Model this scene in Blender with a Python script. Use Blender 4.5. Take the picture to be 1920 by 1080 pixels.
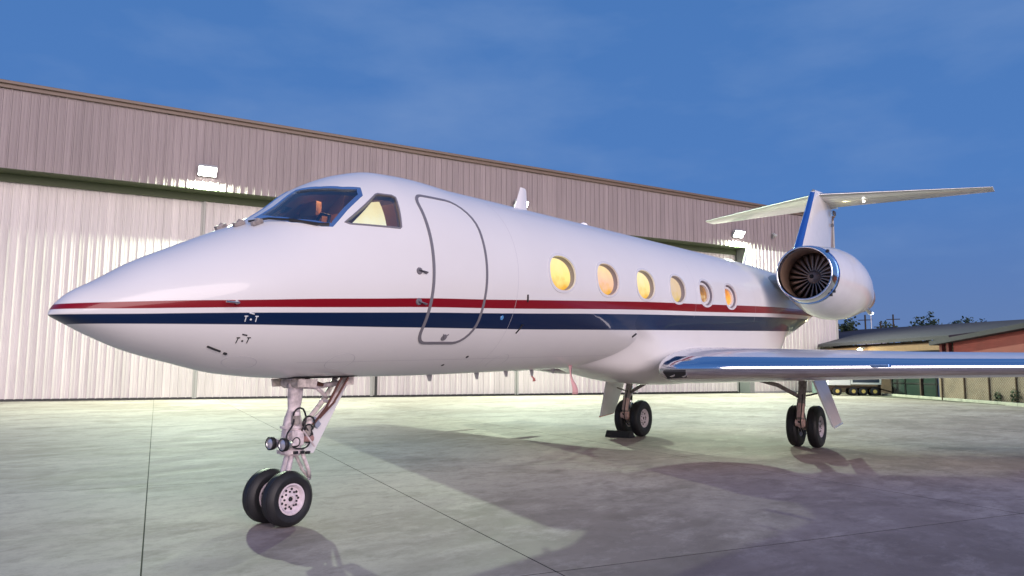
import bpy, bmesh, math, random
from mathutils import Vector, Matrix
PI = math.pi
random.seed(7)
for o in list(bpy.data.objects): bpy.data.objects.remove(o, do_unlink=True)
S = bpy.context.scene
COL = S.collection

# ------------------------------------------------------------------ camera
cam = bpy.data.cameras.new('camera'); co = bpy.data.objects.new('camera', cam); COL.objects.link(co)
cam.sensor_width = 36; cam.lens = 36 * 1399.74 / 1920; cam.clip_start = .05; cam.clip_end = 5000
R_ = Vector((0.59823, -0.80131, 0.00552)); U_ = Vector((-0.09047, -0.06069, 0.99405)); F_ = Vector((0.79620, 0.59517, 0.10880))
co.matrix_world = Matrix(((R_.x, U_.x, -F_.x, -4.8241), (R_.y, U_.y, -F_.y, -6.5993), (R_.z, U_.z, -F_.z, 1.57565), (0, 0, 0, 1)))
S.camera = co
# ------------------------------------------------------------------ view
S.view_settings.view_transform = 'Standard'; S.view_settings.look = 'None'
S.view_settings.exposure = 0.0; S.view_settings.gamma = 1; S.view_settings.use_curve_mapping = False
S.cycles.max_bounces = 8; S.cycles.use_denoising = True
# ------------------------------------------------------------------ sky (dusk)
SUN_EL, SUN_AZ = math.radians(13), math.radians(208)      # azimuth measured from +Y clockwise
w = bpy.data.worlds.new('World'); S.world = w; w.use_nodes = True
nt = w.node_tree; nt.nodes.clear()
def N(nt, t, **k):
    n = nt.nodes.new(t)
    for a, b in k.items(): setattr(n, a, b)
    return n
out = N(nt, 'ShaderNodeOutputWorld'); bg = N(nt, 'ShaderNodeBackground'); L = nt.links.new
sky = N(nt, 'ShaderNodeTexSky', sky_type='NISHITA', sun_disc=False, sun_elevation=math.radians(2), sun_rotation=SUN_AZ)
tc = N(nt, 'ShaderNodeTexCoord'); sx = N(nt, 'ShaderNodeSeparateXYZ'); L(tc.outputs['Generated'], sx.inputs[0])
ramp = N(nt, 'ShaderNodeValToRGB'); L(sx.outputs['Z'], ramp.inputs[0])
e = ramp.color_ramp.elements
e[0].position = 0.0; e[0].color = (.130, .215, .43, 1)
e[1].position = 1.0; e[1].color = (.045, .13, .37, 1)
for p_, c_ in ((.10, (.105, .205, .47, 1)), (.22, (.078, .205, .52, 1)), (.42, (.068, .19, .49, 1))):
    q = ramp.color_ramp.elements.new(p_); q.color = c_
mp = N(nt, 'ShaderNodeMapping'); mp.inputs['Scale'].default_value = (1.6, 1.6, 4.5); mp.inputs['Rotation'].default_value = (0.25, .1, .5)
L(tc.outputs['Generated'], mp.inputs[0])
nz = N(nt, 'ShaderNodeTexNoise'); nz.inputs['Scale'].default_value = 2.2; nz.inputs['Detail'].default_value = 7; nz.inputs['Roughness'].default_value = .52
L(mp.outputs[0], nz.inputs['Vector'])
cr = N(nt, 'ShaderNodeValToRGB'); cr.color_ramp.elements[0].position = .47; cr.color_ramp.elements[1].position = .80
cr.color_ramp.elements[0].color = (0, 0, 0, 1); cr.color_ramp.elements[1].color = (.6, .6, .6, 1)
L(nz.outputs[0], cr.inputs[0])
cm = N(nt, 'ShaderNodeMix', data_type='RGBA'); L(cr.outputs[0], cm.inputs[0]); L(ramp.outputs[0], cm.inputs[6]); cm.inputs[7].default_value = (.19, .31, .58, 1)
sm = N(nt, 'ShaderNodeMix', data_type='RGBA', blend_type='ADD'); sm.inputs[0].default_value = .004
L(cm.outputs[2], sm.inputs[6]); L(sky.outputs[0], sm.inputs[7])
L(sm.outputs[2], bg.inputs[0]); bg.inputs[1].default_value = 1.0; L(bg.outputs[0], out.inputs[0])
# ------------------------------------------------------------------ low soft dusk glow from behind the photographer
sl = bpy.data.lights.new('sun', 'SUN'); so = bpy.data.objects.new('sun', sl); COL.objects.link(so)
sl.energy = 3.4; sl.angle = math.radians(50); sl.color = (1, .825, .785)
sd = Vector((math.sin(SUN_AZ) * math.cos(SUN_EL), math.cos(SUN_AZ) * math.cos(SUN_EL), math.sin(SUN_EL)))
so.rotation_euler = sd.to_track_quat('Z', 'Y').to_euler(); so.location = (0, -40, 30)
LAMP_W = 5600

# ================================================================== materials
MATS = {}
def mat(name, col, rough=.5, metal=0, coat=0, emis=None, es=0, spec=.5, noise=0, nscale=5, bump=0, bscale=30, coatr=.05, trans=0):
    if name in MATS: return MATS[name]
    m = bpy.data.materials.new(name); m.use_nodes = True; t = m.node_tree; b = t.nodes['Principled BSDF']
    b.inputs['Base Color'].default_value = (*col, 1); b.inputs['Roughness'].default_value = rough; b.inputs['Metallic'].default_value = metal
    b.inputs['Coat Weight'].default_value = coat; b.inputs['Coat Roughness'].default_value = coatr; b.inputs['Specular IOR Level'].default_value = spec
    if emis: b.inputs['Emission Color'].default_value = (*emis, 1); b.inputs['Emission Strength'].default_value = es
    if noise or bump:
        tcn = N(t, 'ShaderNodeTexCoord')
        n = N(t, 'ShaderNodeTexNoise'); n.inputs['Scale'].default_value = nscale; n.inputs['Detail'].default_value = 8
        t.links.new(tcn.outputs['Object'], n.inputs['Vector'])
        if noise:
            x = N(t, 'ShaderNodeMix', data_type='RGBA'); x.inputs[6].default_value = (*[c * (1 - noise) for c in col], 1); x.inputs[7].default_value = (*[min(1, c * (1 + noise)) for c in col], 1)
            mr = N(t, 'ShaderNodeMapRange'); mr.inputs[1].default_value = .3; mr.inputs[2].default_value = .7
            t.links.new(n.outputs[0], mr.inputs[0]); t.links.new(mr.outputs[0], x.inputs[0]); t.links.new(x.outputs[2], b.inputs['Base Color'])
        if bump:
            n2 = N(t, 'ShaderNodeTexNoise'); n2.inputs['Scale'].default_value = bscale; n2.inputs['Detail'].default_value = 5
            t.links.new(tcn.outputs['Object'], n2.inputs['Vector'])
            bp = N(t, 'ShaderNodeBump'); bp.inputs['Strength'].default_value = bump; bp.inputs['Distance'].default_value = .01
            t.links.new(n2.outputs[0], bp.inputs['Height']); t.links.new(bp.outputs[0], b.inputs['Normal'])
    MATS[name] = m; return m

# livery stripes: heights of the stripe edges above the fuselage axis, by station
STA = [-2.25, -1.75, -1.4, -.88, -.23, .36, 1.05, 2.0, 2.93, 4.2, 6.4, 8.1, 12.05, 13.7, 21.6]
REDT = [-.478, -.453, -.435, -.415, -.382, -.357, -.325, -.297, -.261, -.213, -.135, -.092, .016, .05, .2]
REDB = [-.520, -.511, -.499, -.481, -.463, -.444, -.420, -.398, -.371, -.327, -.264, -.232, -.133, -.095, .06]
BLUT = [-.563, -.555, -.544, -.529, -.513, -.497, -.477, -.455, -.430, -.392, -.337, -.300, -.215, -.184, -.03]
BLUB = [-.637, -.637, -.636, -.635, -.638, -.640, -.638, -.635, -.630, -.615, -.590, -.572, -.530, -.510, -.36]
Z0, SL = 2.6286, .031
def paint():
    m = bpy.data.materials.new('white_aircraft_paint_with_stripes'); m.use_nodes = True; t = m.node_tree; b = t.nodes['Principled BSDF']; k = t.links.new
    b.inputs['Roughness'].default_value = .32; b.inputs['Specular IOR Level'].default_value = .25; b.inputs['Coat Weight'].default_value = .45; b.inputs['Coat Roughness'].default_value = .02
    g = N(t, 'ShaderNodeNewGeometry'); s = N(t, 'ShaderNodeSeparateXYZ'); k(g.outputs['Position'], s.inputs[0])
    xs = N(t, 'ShaderNodeMath', operation='MULTIPLY_ADD'); k(s.outputs['X'], xs.inputs[0]); xs.inputs[1].default_value = SL; xs.inputs[2].default_value = Z0
    zr = N(t, 'ShaderNodeMath', operation='SUBTRACT'); k(s.outputs['Z'], zr.inputs[0]); k(xs.outputs[0], zr.inputs[1])
    xn = N(t, 'ShaderNodeMapRange'); xn.inputs[1].default_value = -2.25; xn.inputs[2].default_value = 21.6; k(s.outputs['X'], xn.inputs[0])
    def curve(vals):
        c = N(t, 'ShaderNodeFloatCurve'); cv = c.mapping.curves[0]
        pts = [((x + 2.25) / 23.85, v + .8) for x, v in zip(STA, vals)]
        cv.points[0].location = pts[0]; cv.points[1].location = pts[-1]
        for p in pts[1:-1]: cv.points.new(*p)
        for p in cv.points: p.handle_type = 'AUTO_CLAMPED'
        c.mapping.update(); k(xn.outputs[0], c.inputs['Value']); return c
    def gt(c):
        a = N(t, 'ShaderNodeMath', operation='SUBTRACT'); k(zr.outputs[0], a.inputs[0]); k(c.outputs[0], a.inputs[1])
        r = N(t, 'ShaderNodeMapRange'); r.inputs[1].default_value = -.8 - .003; r.inputs[2].default_value = -.8 + .003; k(a.outputs[0], r.inputs[0]); return r
    a, bb, c, d = [gt(curve(v)) for v in (REDT, REDB, BLUT, BLUB)]
    def sub(p, q):
        n = N(t, 'ShaderNodeMath', operation='SUBTRACT', use_clamp=True); k(p.outputs[0], n.inputs[0]); k(q.outputs[0], n.inputs[1]); return n
    red, blu = sub(bb, a), sub(d, c)
    nz = N(t, 'ShaderNodeTexNoise'); nz.inputs['Scale'].default_value = 1.3; nz.inputs['Detail'].default_value = 6
    k(g.outputs['Position'], nz.inputs['Vector'])
    w0 = N(t, 'ShaderNodeMix', data_type='RGBA'); k(nz.outputs[0], w0.inputs[0]); w0.inputs[6].default_value = (.81, .785, .765, 1); w0.inputs[7].default_value = (.87, .85, .83, 1)
    m1 = N(t, 'ShaderNodeMix', data_type='RGBA'); k(red.outputs[0], m1.inputs[0]); k(w0.outputs[2], m1.inputs[6]); m1.inputs[7].default_value = (.25, .001, .009, 1)
    m2 = N(t, 'ShaderNodeMix', data_type='RGBA'); k(blu.outputs[0], m2.inputs[0]); k(m1.outputs[2], m2.inputs[6]); m2.inputs[7].default_value = (.001, .014, .060, 1)
    k(m2.outputs[2], b.inputs['Base Color'])
    # faint waviness of the skin
    n3 = N(t, 'ShaderNodeTexNoise'); n3.inputs['Scale'].default_value = 2.2; n3.inputs['Detail'].default_value = 2; k(g.outputs['Position'], n3.inputs['Vector'])
    bp = N(t, 'ShaderNodeBump'); bp.inputs['Strength'].default_value = .12; bp.inputs['Distance'].default_value = .02; k(n3.outputs[0], bp.inputs['Height']); k(bp.outputs[0], b.inputs['Coat Normal'])
    return m
M_LIV = paint()
M_WHITE = mat('white_paint', (.82, .80, .80), .25, coat=.5, noise=.03)
M_SEAL = mat('grey_door_seal', (.20, .19, .21), .5)
M_POL = mat('polished_metal', (.80, .82, .86), .10, 1, bump=.03, bscale=3)
M_POLB = mat('blue_metal_edge', (.25, .45, .85), .22, 1)
M_POLF = mat('sky_tinted_frame_metal', (.50, .63, .82), .2, .9)  # sky reflection put into the blue tint of the polished frame
M_ALU = mat('brushed_metal', (.62, .62, .62), .35, 1)
M_FRAME = mat('window_frame_metal', (.55, .56, .62), .3, .9)
M_STRUT = mat('gear_white_enamel', (.66, .57, .58), .35, noise=.35, nscale=16)
M_STRUTD = mat('gear_grimy_enamel', (.30, .26, .24), .5, noise=.4, nscale=18)
M_CHROME = mat('chrome', (.85, .85, .85), .08, 1)
M_TYRE = mat('tyre_rubber', (.016, .016, .018), .55, noise=.3, nscale=9, bump=.15, bscale=60)
M_RIM = mat('rim_enamel', (.72, .62, .66), .4, noise=.12, nscale=20)
M_BLACK = mat('black_rubber', (.015, .015, .017), .5)
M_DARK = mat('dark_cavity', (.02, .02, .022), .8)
M_FAN = mat('fan_titanium', (.34, .27, .23), .32, .85)
M_DUCT = mat('inlet_duct', (.30, .20, .14), .42, .3)
M_EXH = mat('exhaust_metal', (.50, .38, .34), .4, .7, noise=.3, nscale=6)
M_GREYP = mat('grey_panel_paint', (.40, .40, .40), .45)
M_REDC = mat('red_cloth', (.62, .22, .20), .8)
M_REDB = mat('red_beacon', (.25, .01, .01), .2)
M_LEATH = mat('tan_leather', (.45, .25, .13), .5)
M_DASH = mat('cockpit_panel', (.03, .035, .045), .4)
M_CABLIT = mat('lit_cockpit_blind', (.8, .6, .3), .7, emis=(1, .74, .30), es=2.1)
M_CEIL = mat('lit_cockpit_ceiling', (.8, .5, .3), .6, emis=(1, .50, .22), es=14)
M_SEAM = mat('seam_sealant', (.58, .56, .58), .5)
M_MARK = mat('black_marking', (.02, .02, .02), .5)
M_MARKW = mat('white_marking', (.8, .8, .8), .5)

def glass(name, tint=(.9, .95, 1), gl=1.0, ior=1.5):
    m = bpy.data.materials.new(name); m.use_nodes = True; t = m.node_tree; t.nodes.clear(); k = t.links.new
    o = N(t, 'ShaderNodeOutputMaterial'); mx = N(t, 'ShaderNodeMixShader'); tr = N(t, 'ShaderNodeBsdfTransparent'); g = N(t, 'ShaderNodeBsdfGlossy')
    tr.inputs[0].default_value = (*tint, 1); g.inputs['Roughness'].default_value = .02; g.inputs[0].default_value = (gl, gl, gl, 1)
    f = N(t, 'ShaderNodeFresnel'); f.inputs[0].default_value = ior
    k(f.outputs[0], mx.inputs[0]); k(tr.outputs[0], mx.inputs[1]); k(g.outputs[0], mx.inputs[2]); k(mx.outputs[0], o.inputs[0]); return m
M_GLASS = glass('cockpit_glass', (.70, .80, .92), 1.0, 2.7)
M_CLEAR = glass('clear_glass')

def lit_pane(name, top, mid, low, es, blot=0.):
    """a lit window: cabin light through a lowered blind or from the cabin, softly uneven"""
    m = bpy.data.materials.new(name); m.use_nodes = True; t = m.node_tree; b = t.nodes['Principled BSDF']; k = t.links.new
    g = N(t, 'ShaderNodeTexCoord'); s = N(t, 'ShaderNodeSeparateXYZ'); k(g.outputs['Object'], s.inputs[0])
    mr = N(t, 'ShaderNodeMapRange'); mr.inputs[1].default_value = -.25; mr.inputs[2].default_value = .25; k(s.outputs['Z'], mr.inputs[0])
    n = N(t, 'ShaderNodeTexNoise'); n.inputs['Scale'].default_value = 7; n.inputs['Detail'].default_value = 3; k(g.outputs['Object'], n.inputs['Vector'])
    ad = N(t, 'ShaderNodeMath', operation='MULTIPLY_ADD'); k(n.outputs[0], ad.inputs[0]); ad.inputs[1].default_value = .5 + blot; 
    sb = N(t, 'ShaderNodeMath', operation='SUBTRACT'); k(mr.outputs[0], sb.inputs[0]); sb.inputs[1].default_value = .25 + blot / 2; k(sb.outputs[0], ad.inputs[2])
    r = N(t, 'ShaderNodeValToRGB'); k(ad.outputs[0], r.inputs[0]); el = r.color_ramp.elements; n.inputs['Scale'].default_value = 9
    el[0].position = .05; el[0].color = (*low, 1); el[1].position = .95; el[1].color = (*top, 1); q = el.new(.42); q.color = (*mid, 1)
    b.inputs['Base Color'].default_value = (.10, .06, .03, 1); b.inputs['Roughness'].default_value = .12
    k(r.outputs[0], b.inputs['Emission Color']); b.inputs['Emission Strength'].default_value = es; return m
PANES = [lit_pane('lit_blind_yellow', (1, .84, .40), (1, .78, .24), (.75, .38, .02), 1.1),
         lit_pane('lit_blind_cream', (1, .78, .42), (.92, .56, .38), (.82, .42, .02), 1.0),
         lit_pane('lit_blind_pale', (1, .86, .52), (1, .76, .30), (.80, .45, .05), 1.05),
         lit_pane('lit_blind_sand', (.90, .70, .48), (.88, .66, .42), (.85, .62, .14), .78),
         lit_pane('lit_cabin_brown', (.10, .05, .02), (.55, .22, .02), (.95, .70, .35), .7, .9),
         lit_pane('lit_cabin_amber', (.35, .09, .005), (1, .36, .006), (.95, .40, .06), 1.1, .2)]

# ================================================================== object helpers
def link(name, me, m=None, parent=None, smooth=False, **props):
    o = bpy.data.objects.new(name, me); COL.objects.link(o)
    if m is not None and not me.materials: me.materials.append(m)
    if parent: o.parent = parent
    if smooth:
        me.polygons.foreach_set('use_smooth', [True] * len(me.polygons))
    for k_, v in props.items(): o[k_] = v
    return o
def pyd(name, vs, fs): 
    me = bpy.data.meshes.new(name); me.from_pydata([tuple(v) for v in vs], [], fs); me.validate(); me.update(); return me
def empty(name, loc=(0, 0, 0), parent=None, rz=0, **props):
    o = bpy.data.objects.new(name, None); COL.objects.link(o); o.location = loc; o.rotation_euler = (0, 0, rz); o.empty_display_size = .3
    if parent: o.parent = parent
    for k_, v in props.items(): o[k_] = v
    return o
def bm_new(): return bmesh.new()
def bm_mesh(bm, name, normals=True):
    if normals: bmesh.ops.recalc_face_normals(bm, faces=bm.faces)
    me = bpy.data.meshes.new(name); bm.to_mesh(me); bm.free(); return me
def box(bm, c, s, rot=None):
    """box centred at c with full sizes s"""
    M = Matrix.Translation(c) @ (rot.to_4x4() if rot else Matrix.Identity(4)) @ Matrix.Diagonal((s[0], s[1], s[2], 1))
    return bmesh.ops.create_cube(bm, size=1, matrix=M)['verts']
def bevel(bm, w_, seg=2):
    bmesh.ops.bevel(bm, geom=[e_ for e_ in bm.edges if len(e_.link_faces) == 2 and e_.calc_face_angle(0) > .6], offset=w_, segments=seg, profile=.6, affect='EDGES')
def smooth_path(pts, k=5):
    P = [Vector(p) for p in pts]; out_ = []
    for i in range(len(P) - 1):
        a, b, c_, d = P[max(i - 1, 0)], P[i], P[i + 1], P[min(i + 2, len(P) - 1)]
        for j in range(k):
            t = j / k; out_.append(.5 * ((2 * b) + (c_ - a) * t + (2 * a - 5 * b + 4 * c_ - d) * t * t + (3 * b - a - 3 * c_ + d) * t ** 3))
    return out_ + [P[-1]]
def tube(bm, pts, r, n=10, caps=True):
    if not isinstance(r, (list, tuple)) and r < .0125 and len(pts) > 4: pts = smooth_path(pts)
    pts = [Vector(p) for p in pts]; rs = r if isinstance(r, (list, tuple)) else [r] * len(pts); rings = []
    up = None
    for i, p in enumerate(pts):
        d = (pts[min(i + 1, len(pts) - 1)] - pts[max(i - 1, 0)]).normalized()
        if up is None: up = d.orthogonal().normalized()
        up = (up - d * up.dot(d)).normalized(); v = d.cross(up)
        rings.append([bm.verts.new(p + (up * math.cos(a) + v * math.sin(a)) * rs[i]) for a in [2 * PI * k_ / n for k_ in range(n)]])
    for a, b in zip(rings, rings[1:]):
        for k_ in range(n): bm.faces.new((a[k_], a[(k_ + 1) % n], b[(k_ + 1) % n], b[k_]))
    if caps: bm.faces.new(rings[0][::-1]); bm.faces.new(rings[-1])
def lathe(bm, prof, axis_o, ax, n=32, close=False):
    """prof: (s along axis, r)"""
    ax = Vector(ax).normalized(); u = ax.orthogonal().normalized(); v = ax.cross(u); o = Vector(axis_o); rings = []
    for s, r in prof:
        if r < 1e-5: rings.append([bm.verts.new(o + ax * s)])
        else: rings.append([bm.verts.new(o + ax * s + (u * math.cos(2 * PI * k_ / n) + v * math.sin(2 * PI * k_ / n)) * r) for k_ in range(n)])
    pr = list(zip(rings, rings[1:]))
    if close: pr.append((rings[-1], rings[0]))
    for a, b in pr:
        for k_ in range(n):
            k2 = (k_ + 1) % n
            if len(a) == 1 and len(b) == 1: continue
            if len(a) == 1: bm.faces.new((a[0], b[k2], b[k_]))
            elif len(b) == 1: bm.faces.new((a[k_], a[k2], b[0]))
            else: bm.faces.new((a[k_], a[k2], b[k2], b[k_]))
def quick(name, fn, m, parent=None, smooth=False, bev=0, **props):
    bm = bm_new(); fn(bm)
    if bev: bevel(bm, bev)
    o = link(name, bm_mesh(bm, name), m, parent, smooth, **props)
    return o
def autosmooth(o, ang=.6):
    me = o.data
    me.polygons.foreach_set('use_smooth', [True] * len(me.polygons))
    bm = bm_new(); bm.from_mesh(me)
    for e_ in bm.edges:
        if len(e_.link_faces) == 2: e_.smooth = e_.calc_face_angle(0) < ang
    bm.to_mesh(me); bm.free()

# ================================================================== fuselage surface
def pchip(xs, ys):
    n = len(xs); h = [xs[i + 1] - xs[i] for i in range(n - 1)]; d = [(ys[i + 1] - ys[i]) / h[i] for i in range(n - 1)]
    m = [0.] * n; m[0] = d[0]; m[-1] = d[-1]
    for i in range(1, n - 1):
        if d[i - 1] * d[i] > 0:
            w1 = 2 * h[i] + h[i - 1]; w2 = h[i] + 2 * h[i - 1]; m[i] = (w1 + w2) / (w1 / d[i - 1] + w2 / d[i])
    def f(x):
        x = min(max(x, xs[0]), xs[-1]); i = 0
        while i < n - 2 and x > xs[i + 1]: i += 1
        t = (x - xs[i]) / h[i]; H = h[i]
        return ys[i] * (1 + 2 * t) * (1 - t) ** 2 + m[i] * H * t * (1 - t) ** 2 + ys[i + 1] * t * t * (3 - 2 * t) + m[i + 1] * H * t * t * (t - 1)
    return f
F_T = pchip([-2.25, -2.2, -2.1, -1.9, -1.6, -1.2, -.8, -.5, -.25, 0, .3, .6, 1, 1.5, 2.2, 3, 12, 15, 18, 21.6],
            [-.56, -.476, -.373, -.255, -.069, .124, .309, .439, .602, .807, .983, 1.108, 1.205, 1.225, 1.195, 1.195, 1.195, 1.17, 1.0, .62])
F_B = pchip([-2.25, -2.2, -2.1, -1.9, -1.6, -1.2, -.7, 0, 1, 2, 3, 11.5, 13, 15, 17, 19, 21.6],
            [-.56, -.584, -.636, -.736, -.861, -.973, -1.091, -1.155, -1.175, -1.192, -1.195, -1.195, -1.12, -.86, -.5, -.1, .42])
F_W = pchip([-2.25, -2.2, -2.1, -1.9, -1.6, -1.2, -.7, 0, .7, 1.4, 2.2, 3, 11.5, 13, 15, 17, 19, 21.6],
            [0, .12, .215, .35, .49, .635, .79, .955, 1.065, 1.14, 1.18, 1.195, 1.195, 1.16, 1.0, .75, .45, .1])
F_C = pchip([-2.25, -1, 0, 1, 2, 3, 11.5, 15, 18, 21.6], [-.56, -.36, -.2, -.09, -.02, 0, 0, .1, .3, .52])
def P_ax(x, th, side=-1):
    s = math.sin(th); zc = F_C(x)
    return x, side * F_W(x) * math.cos(th), zc + ((F_T(x) - zc) * s if s > 0 else (zc - F_B(x)) * s)
def Wd(p): return Vector((p[0], p[1], p[2] + Z0 + SL * p[0]))
def impl(v):
    x = min(max(v[0], -2.2499), 21.599); z = v[2] - Z0 - SL * v[0]; zc = F_C(x); w_ = max(F_W(x), 1e-4)
    h = max((F_T(x) - zc) if z > zc else (zc - F_B(x)), 1e-4)
    return (v[1] / w_) ** 2 + ((z - zc) / h) ** 2 - 1
def nrm(v):
    e_ = 1e-3; g = Vector([(impl(v + d) - impl(v - d)) for d in (Vector((e_, 0, 0)), Vector((0, e_, 0)), Vector((0, 0, e_)))])
    return g.normalized() if g.length > 1e-9 else Vector((-1, 0, 0))
def th_of(x, z):
    zc = F_C(x); h = (F_T(x) - zc) if z > zc else (zc - F_B(x)); return math.asin(max(-1, min(1, (z - zc) / max(h, 1e-4))))
def surf(x, z, off=0, side=-1):
    p = Wd(P_ax(x, th_of(x, z), side)); return p + nrm(p) * off if off else p
def surf_t(x, th, off=0, side=-1):
    p = Wd(P_ax(x, th, side)); return p + nrm(p) * off if off else p
def rrect(x0, x1, z0, z1, rads, n=7):
    """rounded rectangle outline, rads: bl, br, tr, tl"""
    pts = []
    for (cx, cz, r, a0) in ((x0 + rads[0], z0 + rads[0], rads[0], PI), (x1 - rads[1], z0 + rads[1], rads[1], 1.5 * PI), (x1 - rads[2], z1 - rads[2], rads[2], 0), (x0 + rads[3], z1 - rads[3], rads[3], .5 * PI)):
        for k_ in range(n + 1):
            a = a0 + .5 * PI * k_ / n; pts.append((cx + r * math.cos(a), cz + r * math.sin(a)))
    out_ = []
    for i, p in enumerate(pts):     # subdivide the straight sides
        q = pts[(i + 1) % len(pts)]; d = math.dist(p, q); m_ = max(1, int(d / .06))
        out_ += [(p[0] + (q[0] - p[0]) * j / m_, p[1] + (q[1] - p[1]) * j / m_) for j in range(m_)]
    return out_
def polyline(pts, step=.05):
    out_ = []
    for i, p in enumerate(pts):
        q = pts[(i + 1) % len(pts)]; m_ = max(1, int(math.dist(p, q) / step))
        out_ += [(p[0] + (q[0] - p[0]) * j / m_, p[1] + (q[1] - p[1]) * j / m_) for j in range(m_)]
    return out_
def to_t(outl): return [(x, th_of(x, z)) for x, z in outl]
def patch(bm, ol, off, side=-1, rings=5, flip=False):
    cx = sum(p[0] for p in ol) / len(ol); ct = sum(p[1] for p in ol) / len(ol); R = []
    for k_ in range(rings):
        f = 1 - k_ / rings
        R.append([bm.verts.new(surf_t(cx + (x - cx) * f, ct + (t - ct) * f, off, side)) for x, t in ol])
    c_ = bm.verts.new(surf_t(cx, ct, off, side)); n = len(ol)
    for a, b in zip(R, R[1:]):
        for i in range(n): bm.faces.new((a[i], a[(i + 1) % n], b[(i + 1) % n], b[i]))
    for i in range(n): bm.faces.new((R[-1][i], R[-1][(i + 1) % n], c_))
    return R[0]
def inset(ol, d):
    """offset an outline in (x, theta); theta scaled by the local radius"""
    n = len(ol); out_ = []; K = 1.15
    area = sum(ol[i][0] * ol[(i + 1) % n][1] - ol[(i + 1) % n][0] * ol[i][1] for i in range(n)); sg = 1 if area > 0 else -1
    for i in range(n):
        a = Vector((ol[i - 1][0], ol[i - 1][1] * K)); b = Vector((ol[(i + 1) % n][0], ol[(i + 1) % n][1] * K)); t = (b - a).normalized()
        out_.append((ol[i][0] - t.y * d * sg, ol[i][1] + t.x * d * sg / K))
    return out_
def ribbon(bm, ol, width, off, side=-1, base=-.004):
    A = inset(ol, -width / 2); B = inset(ol, width / 2); n = len(ol)
    rows = [[bm.verts.new(surf_t(x, t, o_, side)) for x, t in q] for q, o_ in ((A, base), (A, off), (B, off), (B, base))]
    for a, b in zip(rows, rows[1:]):
        for i in range(n): bm.faces.new((a[i], a[(i + 1) % n], b[(i + 1) % n], b[i]))
def prism(bm, ol, o0, o1, side=-1, rings=4):
    a = patch(bm, ol, o0, side, rings); b = patch(bm, ol, o1, side, rings); n = len(ol)
    for i in range(n): bm.faces.new((a[i], a[(i + 1) % n], b[(i + 1) % n], b[i]))

# ================================================================== the aircraft
jet = empty('business_jet', (0, 0, 0), label='white twin engine business jet with red and blue stripes parked on the apron', category='airplane')
NT = 112
xs_ = sorted(set([round(-2.25 + (i / 26) ** 2 * .45, 4) for i in range(27)] + [round(-1.8 + .045 * i, 4) for i in range(1, 108)] + [round(3.06 + .16 * i, 4) for i in range(0, 116)] + [21.6]))
bm = bm_new(); rings = []
for i, x in enumerate(xs_):
    if i == 0: rings.append([bm.verts.new(Wd((x, 0, -.56)))]); continue
    row = []
    for k_ in range(NT):
        th = 2 * PI * k_ / NT
        sgn = -1 if math.cos(th) >= 0 else 1
        p = P_ax(x, math.asin(max(-1, min(1, math.sin(th)))), sgn)
        row.append(bm.verts.new(Wd(p)))
    rings.append(row)
for a, b in zip(rings, rings[1:]):
    for k_ in range(NT):
        k2 = (k_ + 1) % NT
        if len(a) == 1: bm.faces.new((a[0], b[k2], b[k_]))
        else: bm.faces.new((a[k_], a[k2], b[k2], b[k_]))
bm.faces.new(rings[-1])
hull = link('fuselage', bm_mesh(bm, 'fuselage'), M_LIV, jet)

WIN_X = [3.56, 4.785, 6.01, 7.24, 8.50, 9.76]
def oval(cx, cz=.133, a=.345, b=.265, n=44, pw=2.25):
    return to_t([(cx + a * math.copysign(abs(math.cos(t)) ** (2 / pw), math.cos(t)), cz + b * math.copysign(abs(math.sin(t)) ** (2 / pw), math.sin(t))) for t in [2 * PI * k_ / n for k_ in range(n)]])
WS = [(-.47, .43), (.06, .845), (.155, .86), (.44, .885), (.525, .86), (.47, .78), (.19, .575), (-.04, .405), (-.14, .392), (-.34, .395)]
def ws_outline():
    """windscreen pane: spans from the centre post (theta near 90 deg) down to its lower edge"""
    pts = [(-.45, PI / 2 - .10), (-.22, PI / 2 - .09), (.05, PI / 2 - .08), (.17, 1.24), (.33, 1.07), (.49, .98), (.44, .86), (.19, .735), (-.03, .60)]
    low = [(-.12, .66), (-.33, .93), (-.43, 1.2)]
    pts += low; out_ = []
    for i, p in enumerate(pts):
        q = pts[(i + 1) % len(pts)]; m_ = max(1, int(math.dist(p, q) / .05)); out_ += [(p[0] + (q[0] - p[0]) * j / m_, p[1] + (q[1] - p[1]) * j / m_) for j in range(m_)]
    return out_
WSO = ws_outline()
SIDEW = to_t(polyline([(.10, .415), (.60, .80), (.64, .815), (.80, .815), (.835, .79), (.745, .425), (.72, .405), (.15, .395)], .05))

cutters = []
def cutter(bm): 
    me = bm_mesh(bm, 'cut'); o = bpy.data.objects.new('cut', me); COL.objects.link(o); cutters.append(o)
# cockpit cavity
bm = bm_new(); R = []
for i in range(16):
    x = -.42 + i * .10; row = []
    for k_ in range(40):
        th = 2 * PI * k_ / 40; zc = F_C(x); s = math.sin(th)
        z = zc + (F_T(x) - zc) * s if s > 0 else zc + (zc - F_B(x)) * s
        z = zc + (z - zc) * .93; c_ = math.cos(th)
        if z < .12: z = .12; c_ = math.copysign(min(abs(c_), math.cos(th_of(x, .14))), c_)
        row.append(bm.verts.new(Wd((x, F_W(x) * c_ * .94, z))))
    R.append(row)
for a, b in zip(R, R[1:]):
    for k_ in range(40): bm.faces.new((a[k_], a[(k_ + 1) % 40], b[(k_ + 1) % 40], b[k_]))
bm.faces.new(R[0]); bm.faces.new(R[-1][::-1]); cutter(bm)
for side in (-1, 1):
    for ol in (WSO, SIDEW):
        bm = bm_new(); prism(bm, inset(ol, .045 if ol is WSO else .012), .06, -.13, side); cutter(bm)
    for x in WIN_X:
        bm = bm_new(); prism(bm, inset(oval(x), .022), .05, -.11, side); cutter(bm)
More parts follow.
